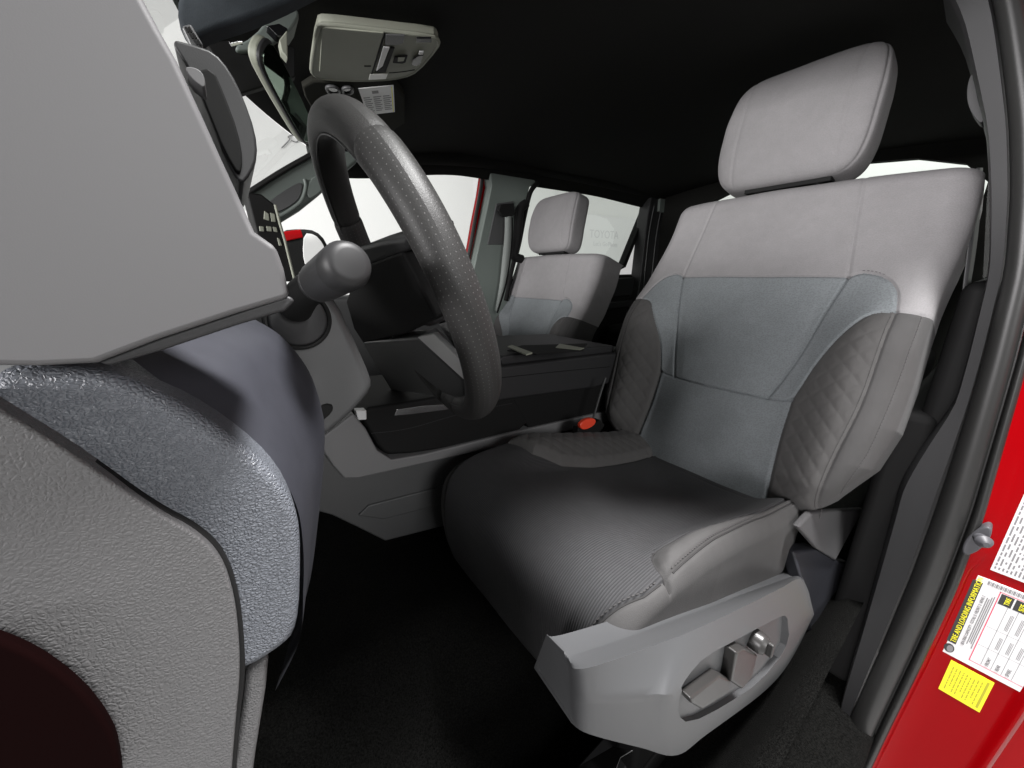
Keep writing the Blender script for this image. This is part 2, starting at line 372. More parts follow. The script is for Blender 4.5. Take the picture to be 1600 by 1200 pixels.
def make_seat(loc, label, group, fine=True):
    root = thing('front_seat', loc, label, 'car seat', group)
    L = np.array(loc, float)
    # ---- backrest
    nq, nt = (560, 520)
    q = np.linspace(-1, 1, nq); t = np.linspace(0, 1, nt)
    vmax = .82; r = .045
    # vertical profile: bottom roll, straight, top roll, back
    vv, sbv = np.zeros(nt), np.zeros(nt)
    up = t > .04
    a, s = arcprof((t[up]-.04)/.96, .90, .965, vmax-.035, .035, .13); vv[up] = a; sbv[up] = s
    lo = ~up; ang = (1-t[lo]/.04)*math.pi/2; vv[lo] = -.03*np.sin(ang); sbv[lo] = .03*(1-np.cos(ang))
    Q, V = np.meshgrid(np.abs(q), vv); SV = np.meshgrid(q, sbv)[1]
    W = wv(V); X, SX = arcprof(Q, .79, .89, W-r, r, .17)
    X = X*np.sign(q)[None, :]
    X = X*(1 + np.where(X < 0, .07, -.08)*sm(.5, .75, V))
    corner = sm(.74, .84, V)*sm(.2, .34, np.abs(X)); D = back_d(X, V) - SX - SV - .004*corner
    pos = L + SC*(X[..., None]*np.array([1, 0, 0]) + V[..., None]*UB + D[..., None]*NB)
    xc = (np.abs(X[:-1, :-1]) + np.abs(X[1:, 1:]))/2; vc = (V[:-1, :-1]+V[1:, 1:])/2; qc = (Q[:-1, :-1]+Q[1:, 1:])/2
    zone = np.zeros(xc.shape, int)
    zone[(vc < .487) & ~inpoly(xc, vc, BOL_P)] = 4
    zone[inpoly(xc, vc, BOL_P)] = 3
    zone[inpoly(xc, vc, YOKE_P)] = 2; zone[inpoly(xc, vc, INS_P)] = 1
    zone[inpoly(xc, vc, LUM_P)] = 5
    zone[(qc > .93) & (vc < .487)] = 4
    zone[inpoly(xc, vc, BOL_P) & (zone == 4)] = 3
    bol = zone == 3; left = (X[:-1, :-1] < 0)
    zone[bol & left] = 6
    zs = zone == 4; zone[zs & left] = 7
    zy = zone == 2; zone[zy & left] = 8
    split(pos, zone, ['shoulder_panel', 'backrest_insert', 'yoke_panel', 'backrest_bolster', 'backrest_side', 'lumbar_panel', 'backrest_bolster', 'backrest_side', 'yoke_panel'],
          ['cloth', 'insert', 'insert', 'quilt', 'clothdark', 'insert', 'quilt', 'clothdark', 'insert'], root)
    # back shell closes the rear of the backrest
    shell = []
    for v in np.linspace(.0, .83, 12):
        ww = wv(v)-.02
        shell.append([L + SC*(x*np.array([1, 0, 0]) + v*UB - dd*NB) for x, dd in ((-ww, .12), (-ww*.8, .165), (0, .175), (ww*.8, .165), (ww, .12))])
    loft('back_shell', shell, M['black'], root)
    # stitching
    for pl, offs in ((BOLT, (-.006, .006)), (SIDE2, (.0,)), (YA[6:], (.007,)), ([(.30, .497), (.303, .49)], ())):
        c = curve([(x, v) for x, v in pl], 60)
        for sg in (1, -1):
            xx, v2 = c[:, 0]*sg, c[:, 1]; P, N = surf_normals(back_pt, xx, v2)
            if N[0] @ NB < 0: N = -N
            for of in offs:
                v_, f_ = stitches('s', L + SC*P, N, root, off=of*SC); mesh('stitching', v_, f_, M['thread'], root, smooth=False)
    # ---- headrest
    n1, n2 = 240, 160
    th2 = R(14); U2 = np.array([0, -math.sin(th2), math.cos(th2)]); N2 = np.array([0, math.cos(th2), math.sin(th2)])
    base = .829*UB + np.array([.012, 0, 0]); Hh = .149
    def sp(v, e): return np.sign(v)*np.abs(v)**e
    om = np.linspace(0, 2*math.pi, n1); et = np.linspace(-math.pi/2, math.pi/2, n2)
    om = om + .22*np.sin(4*om)*-.5; OM, ET = np.meshgrid(om, et)
    e1_, e2_ = .35, .40
    ce, se = sp(np.cos(ET), e1_), sp(np.sin(ET), e1_)
    vy = Hh*se; ww = .177 - .010*sm(.0, .14, vy) - .006*sm(-.05, -.14, vy)
    xx = ww*ce*sp(np.cos(OM), e2_); dd = .066*ce*sp(np.sin(OM), e2_)
    front = np.sin(OM) > 0
    for px_ in (.118, -.118): dd -= np.where(front, .0022*np.exp(-((xx-px_)/.0030)**2), 0)*sm(1, .9, np.abs(se))
    k_ = np.exp(-((np.arctan2(dd/.066, np.abs(xx)/.172)-.62)/.045)**2)*sm(1, .9, np.abs(se))
    xx = xx*(1-.014*k_); dd = dd*(1-.03*k_)
    dd = dd - .018*(vy/.13)**2 + .0012*np.sin(40*xx)*np.sin(33*vy+1)
    HP = L + SC*(base + (vy+Hh)[..., None]*U2 + xx[..., None]*np.array([1, 0, 0]) + (dd-.03)[..., None]*N2)
    idx = np.arange(n1*n2).reshape(n2, n1)
    F = np.stack([idx[:-1, :-1], idx[:-1, 1:], idx[1:, 1:], idx[1:, :-1]], -1).reshape(-1, 4)
    hr = mesh('headrest', HP.reshape(-1, 3), F, M['cloth'], root, angle=75)
    for sx_ in (-.07, .07):
        tube('headrest_post', [L + SC*(np.array([sx_, 0, 0]) + v*UB - .04*NB) for v in (.76, .9)], .006, M['chrome'], hr, seg=12)
    box('headrest_guide', L + SC*(.832*UB - .035*NB), (SC*.20, .03, .010), M['black'], root, bevel=.002)
    # ---- cushion
    PR = curve([(-.08, -.005), (.1, .03), (.25, .070), (.4, .110), (.5, .136), (.56, .147), (.61, .142), (.646, .118), (.664, .075), (.668, .02), (.66, -.05), (.635, -.11), (.60, -.15)], 300)
    PL_ = np.r_[0, np.cumsum(np.linalg.norm(np.diff(PR, axis=0), axis=1))]; PLn = PL_[-1]
    def path(p):
        y = np.interp(p, PL_, PR[:, 0]); z = np.interp(p, PL_, PR[:, 1])
        y2 = np.interp(p+.01, PL_, PR[:, 0]) - np.interp(p-.01, PL_, PR[:, 0]); z2 = np.interp(p+.01, PL_, PR[:, 1]) - np.interp(p-.01, PL_, PR[:, 1])
        l = np.hypot(y2, z2)+1e-9; return y, z, -z2/l, y2/l
    EDR = [(.232, .05), (.228, .3), (.212, .45), (.203, .53), (.201, .595), (.210, .618), (.226, .632), (.250, .636)]    # door side bolster border (x, p)
    EDL = [(.120, .05), (.112, .2), (.106, .38), (.124, .48), (.165, .545), (.232, .565)]                                # console side bolster border
    PCR, PCL = EDR + [(.4, .636), (.4, .05)], EDL + [(.4, .565), (.4, .05)]
    def seam(p): return np.interp(p, [0, .62, .68, .72, .77, .83, .95], [.243, .243, .238, .226, .212, .203, .200])
    def cd_(x, p):
        xa = np.abs(x)
        win = 1-sm(.48, .70, p); rt = x < 0
        d = np.where(rt, .036*sm(.16, .24, xa), .036*sm(.10, .20, xa))*win - .014*(1-sm(.0, .16, xa))*sm(.05, .2, p)*(1-sm(.42, .58, p))
        de = np.where(rt, pdist(xa, p, EDR), pdist(xa, p, EDL)); inb_ = np.where(rt, inpoly(xa, p, PCR), inpoly(xa, p, PCL))
        d += np.where(inb_, .010*sm(0, .020, de)*(1-.6*sm(.22, .27, xa)), 0)
        d -= .006*np.exp(-(de/.0035)**2)
        sx_ = seam(p)
        d -= .0055*np.exp(-((xa-sx_)/.003)**2)*sm(.0, .05, p) + .003*sm(sx_, sx_+.004, xa)
        d -= .0022*np.exp(-((p-.636)/.003)**2)*sm(sx_-.004, sx_+.004, xa)
        d -= .0025*np.exp(-(pdist(xa, p, [(.0, .10), (.15, .10)])/.006)**2)
        qq = (x > 0) & inb_ & (xa < sx_)
        d += np.where(qq, quilt(p, x*1.0, .0018)*sm(0, .015, de), 0)
        d += .0015*np.sin(27*x+11*p)*np.sin(19*p+7*x)
        return d
    nq, npp = 460, 520
    q = np.linspace(-1, 1, nq); p = np.linspace(0, PLn, npp)
    Q, Pp = np.meshgrid(np.abs(q), p)
    w = np.interp(Pp, [0, .1, .5, .8, PLn], [.25, .262, .262, .25, .225])
    X, SX = arcprof(Q, .70, .81, w-.035, .035, .17); X = X*np.sign(q)[None, :]
    Y, Zc, ny, nz = path(Pp); D = cd_(X, Pp) - SX
    fr = sm(.55, .75, Pp)
    D = D + fr*SX*.25
    pos = L + SC*np.stack([X, Y + ny*D, Zc + nz*D], -1)
    xc = (np.abs(X[:-1, :-1])+np.abs(X[1:, 1:]))/2; pc = (Pp[:-1, :-1]+Pp[1:, 1:])/2; lf = X[:-1, :-1] < 0
    zone = np.zeros(xc.shape, int)
    patch = np.where(lf, inpoly(xc, pc, PCR), inpoly(xc, pc, PCL)) | ((pc < .06) & (xc > np.where(lf, .232, .12)))
    zone[patch & lf] = 1; zone[patch & ~lf] = 2
    zone[(xc > seam(pc)) & lf] = 3; zone[(xc > seam(pc)) & ~lf] = 4
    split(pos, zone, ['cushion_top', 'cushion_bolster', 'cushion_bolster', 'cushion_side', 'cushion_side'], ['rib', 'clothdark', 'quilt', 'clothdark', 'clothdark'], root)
    def cpt(x, p):
        y, z, ny, nz = path(p); ww = np.interp(p, [0, .1, .5, .8, PLn], [.25, .262, .262, .25, .225])-.035
        e = np.clip((np.abs(x)-ww)/.035, 0, 1); sb = .035*(1-np.sqrt(np.maximum(0, 1-e*e)))
        d = cd_(x, p)-sb + sm(.55, .75, p)*sb*.25
        return np.stack([x, y+ny*d, z+nz*d], -1)
    for of in (-.0065, .0065):
        for rng in ((.07, .625), (.648, .84)):
            pp = np.linspace(rng[0], rng[1], 60)
            P, N = surf_normals(cpt, -seam(pp), pp)
            N = np.where((N[:, 2:] < 0) & (pp[:, None] < .6), -N, N); N = np.where((pp[:, None] >= .6) & (N[:, 1:2] < 0), -N, N)
            v_, f_ = stitches('s', L + SC*P, N, root, off=of*SC); mesh('cushion_stitching', v_, f_, M['thread'], root, smooth=False)
    for line in ([(-seam(a), a) for a in np.linspace(.06, .62, 50)], [(-seam(a), a) for a in np.linspace(.645, .92, 40)], [(-x, a) for x, a in _c(EDR)]):
        P, N = surf_normals(cpt, np.array([x for x, a in line]), np.array([a for x, a in line]))
        tube('seam_welt', L + SC*P, .0014, M['welt'], root, seg=8)
    # seat pan under the cushion
    box('seat_pan', L + SC*np.array([0, .27, -.10]), (SC*.44, SC*.62, SC*.16), M['black'], root, bevel=.01)
    for sx_ in (-.2, .2):
        box('seat_rail', (L[0]+SC*sx_, L[1]+SC*.24, .68), (.05, SC*.98, .05), M['black'], root, bevel=.004)
        box('seat_riser', L + SC*np.array([sx_, .27, -.26]), (.04, SC*.5, SC*.28), M['black'], root, bevel=.01)
    return root
def copy_tree(o, parent=None):
    c = o.copy(); COL.objects.link(c); c.parent = parent
    for ch in [x for x in bpy.data.objects if x.parent == o]: copy_tree(ch, c)
    return c
DS = (.397, -.836, 1.007)
seat = make_seat(DS, 'front seat nearest the open door, in grey cloth with power switches on its side', 'front seats')
seat2 = copy_tree(seat); seat2.location = (1.385, -.985, .905)
seat2['label'] = 'front seat on the far side of the centre console, in greenish grey cloth'

# driver seat only: side trim with switches, recliner cover, rail
TRIM = M['greyplastic']
secs = np.array([[(0.185, -0.1905, 1.151), (0.178, -0.1882, 1.1423), (0.176, -0.1913, 1.099), (0.176, -0.1956, 1.0579)], [(0.182, -0.2089, 1.1394), (0.15, -0.1863, 1.1729), (0.15, -0.1862, 1.1347), (0.158, -0.2014, 1.0609)], [(0.172, -0.3107, 1.104), (0.127, -0.266, 1.1649), (0.12, -0.2388, 1.1284), (0.138, -0.2648, 0.9999)], [(0.168, -0.376, 1.08), (0.119, -0.314, 1.1539), (0.109, -0.2746, 1.113), (0.128, -0.3381, 0.9186)], [(0.162, -0.4964, 1.0302), (0.112, -0.405, 1.1248), (0.103, -0.4494, 1.0055), (0.122, -0.408, 0.8915)], [(0.156, -0.6746, 0.954), (0.106, -0.52, 1.0853), (0.098, -0.6186, 0.945), (0.116, -0.614, 0.7846)], [(0.152, -0.8208, 0.8897), (0.104, -0.6052, 1.0504), (0.098, -0.7098, 0.9216), (0.112, -0.7213, 0.7558)], [(0.155, -0.9012, 0.8445), (0.112, -0.7482, 0.9279), (0.108, -0.8317, 0.82), (0.12, -0.8579, 0.707)]])
cols = [curve(secs[:, k], 42) for k in range(secs.shape[1])]
secs = np.stack(cols, 1)
def resample(s):
    out = []
    for k in range(3):
        for t in np.arange(6)/6: out.append(s[k]*(1-t)+s[k+1]*t)
    return np.array(out + [s[3]])
secs = np.stack([resample(s) for s in secs])
inb = secs[:, -1:].copy(); inb[:, :, 0] += .06; inb[:, :, 2] += .01
top = secs[:, :1].copy(); top[:, :, 0] += .025; top[:, :, 2] -= .003
full = np.concatenate([top, secs, inb], 1)
trim = loft('side_trim', full, TRIM, seat, closed=True, caps=True, angle=50)
def carve(o, cutter, bevel):
    """cut the pocket for the switches out of the trim, then drop the cutter"""
    b = o.modifiers.new('cut', 'BOOLEAN'); b.operation = 'DIFFERENCE'; b.object = cutter; b.solver = 'EXACT'
    bpy.context.view_layer.update()
    me = bpy.data.meshes.new_from_object(o.evaluated_get(bpy.context.evaluated_depsgraph_get()))
    o.modifiers.clear(); o.data = me; bpy.data.objects.remove(cutter)
    me.polygons.foreach_set('use_smooth', [True]*len(me.polygons)); me.set_sharp_from_angle(angle=R(40))
    v = o.modifiers.new('bevel', 'BEVEL'); v.width = bevel; v.segments = 3; v.limit_method = 'ANGLE'; v.angle_limit = R(38); v.harden_normals = True
POCK = [(0.106, -0.2883, 1.0582), (0.106, -0.2707, 1.1168), (0.106, -0.2835, 1.1205), (0.104, -0.3197, 1.1175), (0.102, -0.3962, 1.0838), (0.097, -0.5363, 1.0271), (0.096, -0.571, 1.0058), (0.096, -0.5882, 0.9695), (0.1, -0.6336, 0.8826), (0.106, -0.5548, 0.8719), (0.108, -0.4251, 0.9418), (0.11, -0.3231, 1.0066)]
pk = chaikin(POCK, 1); pk[:, 0] -= .03
carve(trim, slab('cutter', pk, (.042, 0, 0), TRIM, seat, bevel=0), .0025)
# switches in the pocket
def block(name, pts, depth, m, par, bev=.003):
    return slab(name, pts, (depth, 0, 0), m, par, bevel=bev)
sw1 = block('seat_slide_switch', [(0.105, -0.2879, 1.094), (0.104, -0.3527, 1.0706), (0.104, -0.3902, 1.0305), (0.104, -0.3957, 1.0039), (0.105, -0.3214, 1.0456), (0.105, -0.2932, 1.0817)], .012, M['switch'], seat)
sw2 = block('recline_switch', [(0.101, -0.3808, 1.0844), (0.101, -0.4024, 1.074), (0.101, -0.4642, 1.0136), (0.102, -0.4693, 0.9685), (0.102, -0.4363, 0.9745), (0.102, -0.3864, 1.033)], .014, M['switch'], seat)
kc = np.array((0.094, -0.4672, 1.032))
kn = tube('lumbar_knob', [kc + np.array([a, 0, 0]) for a in (0, .004, .006, .024)], [.010, .0128, .0135, .0135], M['switch'], seat, seg=28)
box('knob_grip', kc + np.array([-.003, 0, 0]), (.008, .006, .021), M['switch'], kn, bevel=.002)
slab('recliner_cover', [(0.15, -0.7557, 1.0416), (0.15, -0.8242, 1.041), (0.142, -0.9546, 0.9934), (0.134, -1.3306, 0.837), (0.12, -1.0019, 0.8505), (0.134, -0.8669, 0.9449)], (.012, 0, 0), M['lightplastic'], seat, bevel=.004)
slab('rear_side_cover', [(0.16, -0.8134, 0.9491), (0.14, -0.9057, 0.92), (0.124, -1.0353, 0.8288), (0.115, -1.2119, 0.7278), (0.1, -1.4852, 0.4263), (0.118, -0.9714, 0.6329), (0.122, -0.8113, 0.8711)], (.03, 0, 0), M['knee'], seat, bevel=.006)
rl = box('seat_track', np.array((0.2407, -0.3793, 0.7)), (.05, .32, .02), M['dark'], seat, bevel=.003)
slab('track_bracket', [(0.2412, -0.2685, 0.79), (0.222, -0.344, 0.79), (0.1999, -0.3653, 0.79), (0.2058, -0.3419, 0.79), (0.2003, -0.323, 0.79)], (0, 0, -.006), M['chrome'], seat, bevel=.001)

# ------------------------------------------------------------------ booth round the truck
mesh('ground', [(-6, -7, 0), (6, -7, 0), (6, 7, 0), (-6, 7, 0)], [[0, 1, 2, 3]], M['concrete'], kind='structure')
wl = box('wall', (4.05, 0, 1.9), (.1, 14, 3.8), M['wall'], bevel=0, label='white booth wall seen through the far side windows', cat='wall', kind='structure')
box('wall', (0, -5.6, 1.9), (8, .1, 3.8), M['wall'], bevel=0, label='white booth wall behind the rear window', cat='wall', kind='structure')
# pale printed banner on the far wall
BN = [(3.98, -4.0609, 2.2804), (3.98, -5.2393, 2.363), (3.98, -5.4179, 0.8862), (3.98, -4.1227, 0.9737)]
b0 = np.array(BN[3]); bh = BN[0][2]-BN[3][2]; bw = BN[0][1]-BN[2][1]
ban = thing('banner', (3.985, BN[3][1], BN[3][2]), 'white banner with pale grey lettering on the wall beyond the rear door window', 'banner')
b_y = BN[3][1]+.75
box('banner_sheet', (3.985, (b_y+BN[2][1])/2, (BN[0][2]+BN[3][2])/2), (.012, b_y-BN[2][1], bh), M['white'], ban, bevel=.002)
tp = np.array((3.977, -4.3519, 1.9651)); te = np.array((3.977, -6.0593, 1.9848)); tz = (3.977, -4.3446, 2.0779)[2]-(3.977, -4.3519, 1.9651)[2]
text('banner_lettering', 'TOYOTA', tp, (0, -1, 0), (0, 0, 1), tz*1.42, M['wallink'], ban)
q0 = np.array((3.977, -4.4425, 1.8527))
for w_, dx_ in (("Let's", 0), ('Go', 3.0), ('Places', 4.9)):
    text('banner_lettering', w_, q0 + np.array([0, -dx_*tz*.60, 0]), (0, -1, 0), (0, 0, 1), tz*.60*1.35, M['wallink'], ban)

# ------------------------------------------------------------------ cab shell
def roof_z(x, y):
    u = (x-.86)/.74
    return 1.90 + .055*(1-u**2) + .07*sm(-.35, -.95, y) - .03*sm(-1.7, -2.4, y) - .0*u
def head_y(x):
    u = (x-.86)/.64
    return .0 - .27*u*u
xs = np.linspace(.145, 1.62, 40); secs = []
for k in np.linspace(0, 1, 50):
    row = []
    for x in xs:
        y0 = head_y(x); y = y0 + (-2.42-y0)*k; e = abs(x-.8825)/.7375
        row.append((x, y, roof_z(x, y) - .05*sm(.93, 1, e)))
    secs.append(row)
A = np.array(secs); B = A.copy(); B[..., 2] += .06
n0 = A.shape[0]*A.shape[1]
V = np.vstack([A.reshape(-1, 3), B.reshape(-1, 3)]); nr, nc = A.shape[:2]; F = []
for i in range(nr-1):
    for j in range(nc-1):
        a = i*nc+j; F += [[a, a+1, a+nc+1, a+nc], [n0+a, n0+a+nc, n0+a+nc+1, n0+a+1]]
bd = [j for j in range(nc)] + [i*nc+nc-1 for i in range(1, nr)] + [(nr-1)*nc+j for j in range(nc-2, -1, -1)] + [i*nc for i in range(nr-2, 0, -1)]
for a, b in zip(bd, bd[1:]+bd[:1]): F.append([a, b, n0+b, n0+a])
mesh('ceiling', V, F, M['headliner'], label='black cloth headliner over the front seats', cat='headliner', kind='structure', angle=50)

# floor pan with carpet
fx = np.linspace(.06, 1.66, 60); fy = np.linspace(-2.4, .6, 90); secs = []
for y in fy:
    row = []
    for x in fx:
        z = .655 + .16*sm(.46, .60, x)*(1-sm(1.15, 1.28, x)) + .10*sm(.15, .07, x) + .45*sm(.05, .6, y) + .004*math.sin(40*x)*math.sin(37*y)
        row.append((x, y, z))
    secs.append(row)
loft('floor', secs, M['carpet'], label='black carpet in the driver footwell', cat='carpet', kind='structure', angle=60)
fc = tube('floor_clip', [np.array((0.6597, -0.1802, 0.66)) + np.array([0, 0, a]) for a in (-.004, .004, .010, .011)], [.018, .018, .009, .007], M['gloss'], label='small black floor mat clip on the footwell carpet', cat='clip', seg=24)
box('firewall', (.86, .62, 1.0), (1.7, .04, .9), M['black'], bevel=0, label='unseen dark bulkhead keeping light out at the front of the footwell', cat='bulkhead', kind='structure')  # unseen panel put in to stop light leaking under the dash

# windshield
secs = []
for x in np.linspace(.2, 1.52, 24):
    row = []
    for k in np.linspace(0, 1, 14):
        z = roof_z(x, -.1)-.01 - k*.55; row.append((x, head_y(x)-.01 + k*.60, z))
    secs.append(row)
ws = thing('windshield', (.86, .3, 1.6), 'clear windshield with black band round the mirror mount', 'windshield')
loft('glass_pane', secs, M['glass'], ws)
FR = ws

# far side: roof rail, doors, pillars
OUT = M['red']
secs = [[(1.53, y, z-.005) for y, z in ((-.29, 1.905),)] for _ in ()]
def bar(name, pts, r, m, par=None, sq=(1, 1), **k): return tube(name, curve(pts, 30), r, m, par, sq=sq, **k)
bar('roof_rail', [(1.57, y, z) for y, z in ((-.30, 1.915), (-.62, 1.95), (-1.0, 1.985), (-1.5, 1.995), (-2.0, 1.985), (-2.4, 1.97))], .035, M['headliner'], sq=(1, 1.2), label='black roof rail trim above the far side windows', cat='roof trim')
box('roof_rail', (.083, -1.5, 1.965), (.134, 1.8, .06), M['headliner'], bevel=.015, label='unseen black roof rail added above the near door opening to shade the seat shoulder', cat='roof trim')  # out of view; sized to keep the overhead lamp off the seat shoulder
# front passenger door
WF = [(1.62, -0.3835, 1.9053), (1.62, -0.6808, 1.9419), (1.62, -0.9694, 1.966), (1.62, -1.0191, 1.9412), (1.62, -1.0234, 1.8885), (1.62, -0.9768, 1.7343), (1.62, -0.8869, 1.4601), (1.62, -0.8009, 1.2227), (1.62, -0.3884, 1.2674), (1.62, -0.1276, 1.4817), (1.62, -0.101, 1.6524), (1.62, -0.1923, 1.74)]
fd = thing('front_door', (1.66, -.5, 1.2), 'closed front door on the far side with clear window and red edge', 'car door')
mesh('window_pane', [(1.66, .05, 1.42), (1.66, -1.0, 1.42), (1.62, -.98, 1.95), (1.62, -.32, 1.93), (1.65, -.06, 1.62)], [[0, 1, 2, 3, 4]], M['glass'], fd, smooth=False)
box('door_panel', (1.68, -.42, 1.03), (.10, 1.12, .78), M['mid'], fd, bevel=.02)
RS = [(1.655, -1.0357, 1.9821), (1.655, -1.0672, 1.9755), (1.655, -1.0912, 1.9431), (1.655, -1.0891, 1.8959), (1.655, -1.0554, 1.8001), (1.655, -0.9952, 1.6234), (1.655, -0.9761, 1.5427), (1.655, -0.9385, 1.5189), (1.655, -0.9538, 1.5932), (1.655, -1.0051, 1.7398), (1.655, -1.0406, 1.8688), (1.655, -1.0469, 1.9243)]
# window surround: dark seal and the red painted edge behind it
slab('red_frame', [(1.66, -1.0638, 1.9868), (1.66, -1.1026, 1.9647), (1.66, -1.1113, 1.9047), (1.66, -1.0766, 1.788), (1.66, -1.0285, 1.6394), (1.66, -1.0012, 1.5428), (1.66, -0.9424, 1.5369), (1.66, -0.993, 1.7254), (1.66, -1.0322, 1.855), (1.66, -1.0458, 1.9115)], (.03, 0, 0), OUT, fd, bevel=.003)
tube('window_seal', curve([(1.645, -0.352, 1.8813), (1.645, -0.4812, 1.9112), (1.645, -0.6916, 1.9511), (1.645, -0.8704, 1.9732), (1.645, -1.0083, 1.9738), (1.645, -1.0419, 1.9488), (1.645, -1.0392, 1.8945), (1.645, -0.9998, 1.7525), (1.645, -0.9507, 1.578), (1.645, -0.8769, 1.3693)], 60), .0085, M['rubber'], fd)

# far B pillar with belt
bp = thing('door_pillar', (1.64, -1.2, 1.2), 'grey-green pillar between the two far side windows with a seat belt on it', 'pillar')
slab('pillar_trim', [(1.6, -1.0628, 1.9479), (1.6, -1.1884, 1.9524), (1.6, -1.3164, 1.9564), (1.6, -1.3415, 1.9333), (1.6, -1.2996, 1.9084), (1.6, -1.266, 1.8236), (1.6, -1.2054, 1.6095), (1.6, -1.1611, 1.4525), (1.6, -1.1252, 1.19), (1.6, -0.8958, 1.2148), (1.6, -0.9319, 1.459), (1.6, -0.9835, 1.6198), (1.6, -1.034, 1.7773), (1.6, -1.0676, 1.8897)], (.06, 0, 0), M['pillar'], bp, bevel=.006)
slab('belt_slot_panel', [(1.594, -1.0898, 1.8141), (1.594, -1.1932, 1.8341), (1.594, -1.1798, 1.758), (1.594, -1.1295, 1.6318), (1.594, -1.0309, 1.6292)], (.012, 0, 0), M['mid'], bp, bevel=.003)
tube('pillar_seal', curve([(1.6, -1.3501, 1.9313), (1.6, -1.3037, 1.8856), (1.6, -1.2656, 1.7791), (1.6, -1.2222, 1.6253), (1.6, -1.1789, 1.5157), (1.6, -1.134, 1.3566)], 40), .012, M['black'], bp)
bar('assist_handle', [(1.585, -1.2623, 1.827), (1.585, -1.2213, 1.7889), (1.585, -1.2032, 1.6634), (1.585, -1.1815, 1.5837), (1.585, -1.2306, 1.5624)], .022, M['black'], bp)
sb = thing('seat_belt', (1.57, -1.1168, 1.7795), 'grey seat belt hanging on the far pillar beside the far seat', 'seat belt')
slab('belt_guide', [(1.575, -1.0876, 1.8058), (1.575, -1.1671, 1.8178), (1.575, -1.1738, 1.767), (1.575, -1.1385, 1.7504), (1.575, -1.0934, 1.756), (1.575, -1.0756, 1.7772)], (-.018, 0, 0), M['black'], sb, bevel=.004)
bl = curve([(1.565, -1.1164, 1.7563), (1.565, -1.1099, 1.6644), (1.565, -1.0958, 1.576), (1.565, -1.0766, 1.4552), (1.565, -1.0447, 1.3193)], 30); br = curve([(1.55, -1.1435, 1.7563), (1.55, -1.1418, 1.6789), (1.55, -1.132, 1.5906), (1.55, -1.1011, 1.4547), (1.55, -1.042, 1.311)], 30)
secs = [[a, b] for a, b in zip(bl, br)]
ob = loft('belt_webbing', secs, M['belt'], sb); so = ob.modifiers.new('s', 'SOLIDIFY'); so.thickness = .002
tube('belt_edge', curve([(1.56, -1.1546, 1.7525), (1.56, -1.153, 1.6773), (1.56, -1.1431, 1.5882), (1.56, -1.112, 1.4481), (1.56, -1.0524, 1.3032)], 30), .0045, M['black'], sb)

# far rear door
rd = thing('rear_door', (1.66, -1.8, 1.2), 'closed rear door on the far side with a banner visible through its window', 'car door')
WI = [(1.62, -1.3075, 1.9127), (1.62, -1.3583, 1.9534), (1.62, -1.4191, 1.9693), (1.62, -2.2506, 1.9735), (1.62, -2.318, 1.9418), (1.62, -2.312, 1.8872), (1.62, -2.116, 1.5396), (1.62, -2.0081, 1.5083), (1.62, -1.6691, 1.4749), (1.62, -1.1926, 1.4644), (1.62, -1.2211, 1.642), (1.62, -1.2652, 1.8263)]
zc = np.mean(WI, 0)
WO = [tuple(zc + (np.array(p)-zc)*np.array([1, 1.06, 1.10])) for p in WI]
ring('window_frame', WO, WI, (.05, 0, 0), M['black'], rd, bevel=.004)
mesh('window_pane', [(1.64, p[1], p[2]) for p in WI], [list(range(len(WI)))], M['tint'], rd, smooth=False)
box('door_panel', (1.68, -1.75, 1.08), (.10, 1.30, .78), M['black'], rd, bevel=.02)
box('door_armrest', (1.62, -1.8, 1.28), (.07, .9, .05), M['dark'], rd, bevel=.012)
box('door_insert', (1.622, -1.85, 1.39), (.03, 1.0, .12), M['dark'], rd, bevel=.01)
box('map_pocket', (1.622, -1.85, .92), (.04, .9, .24), M['dark'], rd, bevel=.01)
cp = thing('rear_pillar', (1.6, -2.36, 1.5), 'dark pillar behind the rear door window with pale seal lines', 'pillar')
slab('pillar_trim', [(1.56, -2.2695, 1.951), (1.56, -2.7957, 1.9746), (1.56, -2.7979, 1.8562), (1.56, -2.6581, 1.5902), (1.56, -2.5518, 1.2769), (1.56, -2.4351, 1.0052), (1.56, -2.1647, 1.0373), (1.56, -2.2213, 1.4228), (1.56, -2.2479, 1.8215)], (.08, 0, 0), M['dark'], cp, bevel=.008)
slab('quarter_trim', [(1.545, -2.3472, 1.9408), (1.545, -2.7708, 1.9619), (1.545, -2.7524, 1.8938), (1.545, -2.4986, 1.8516), (1.545, -2.3459, 1.8646)], (.02, 0, 0), M['pillar'], cp, bevel=.004)
for a in (0, 7, 14):
    tube('pillar_seal', curve([PTX for PTX in np.array([(1.553, -2.2963, 1.8924), (1.553, -2.2662, 1.7253), (1.553, -2.2567, 1.5048), (1.553, -2.2497, 1.2513), (1.553, -2.2399, 1.1643)]) + np.array([0, -.012*a, 0])], 30), .004, M['mid'], cp)

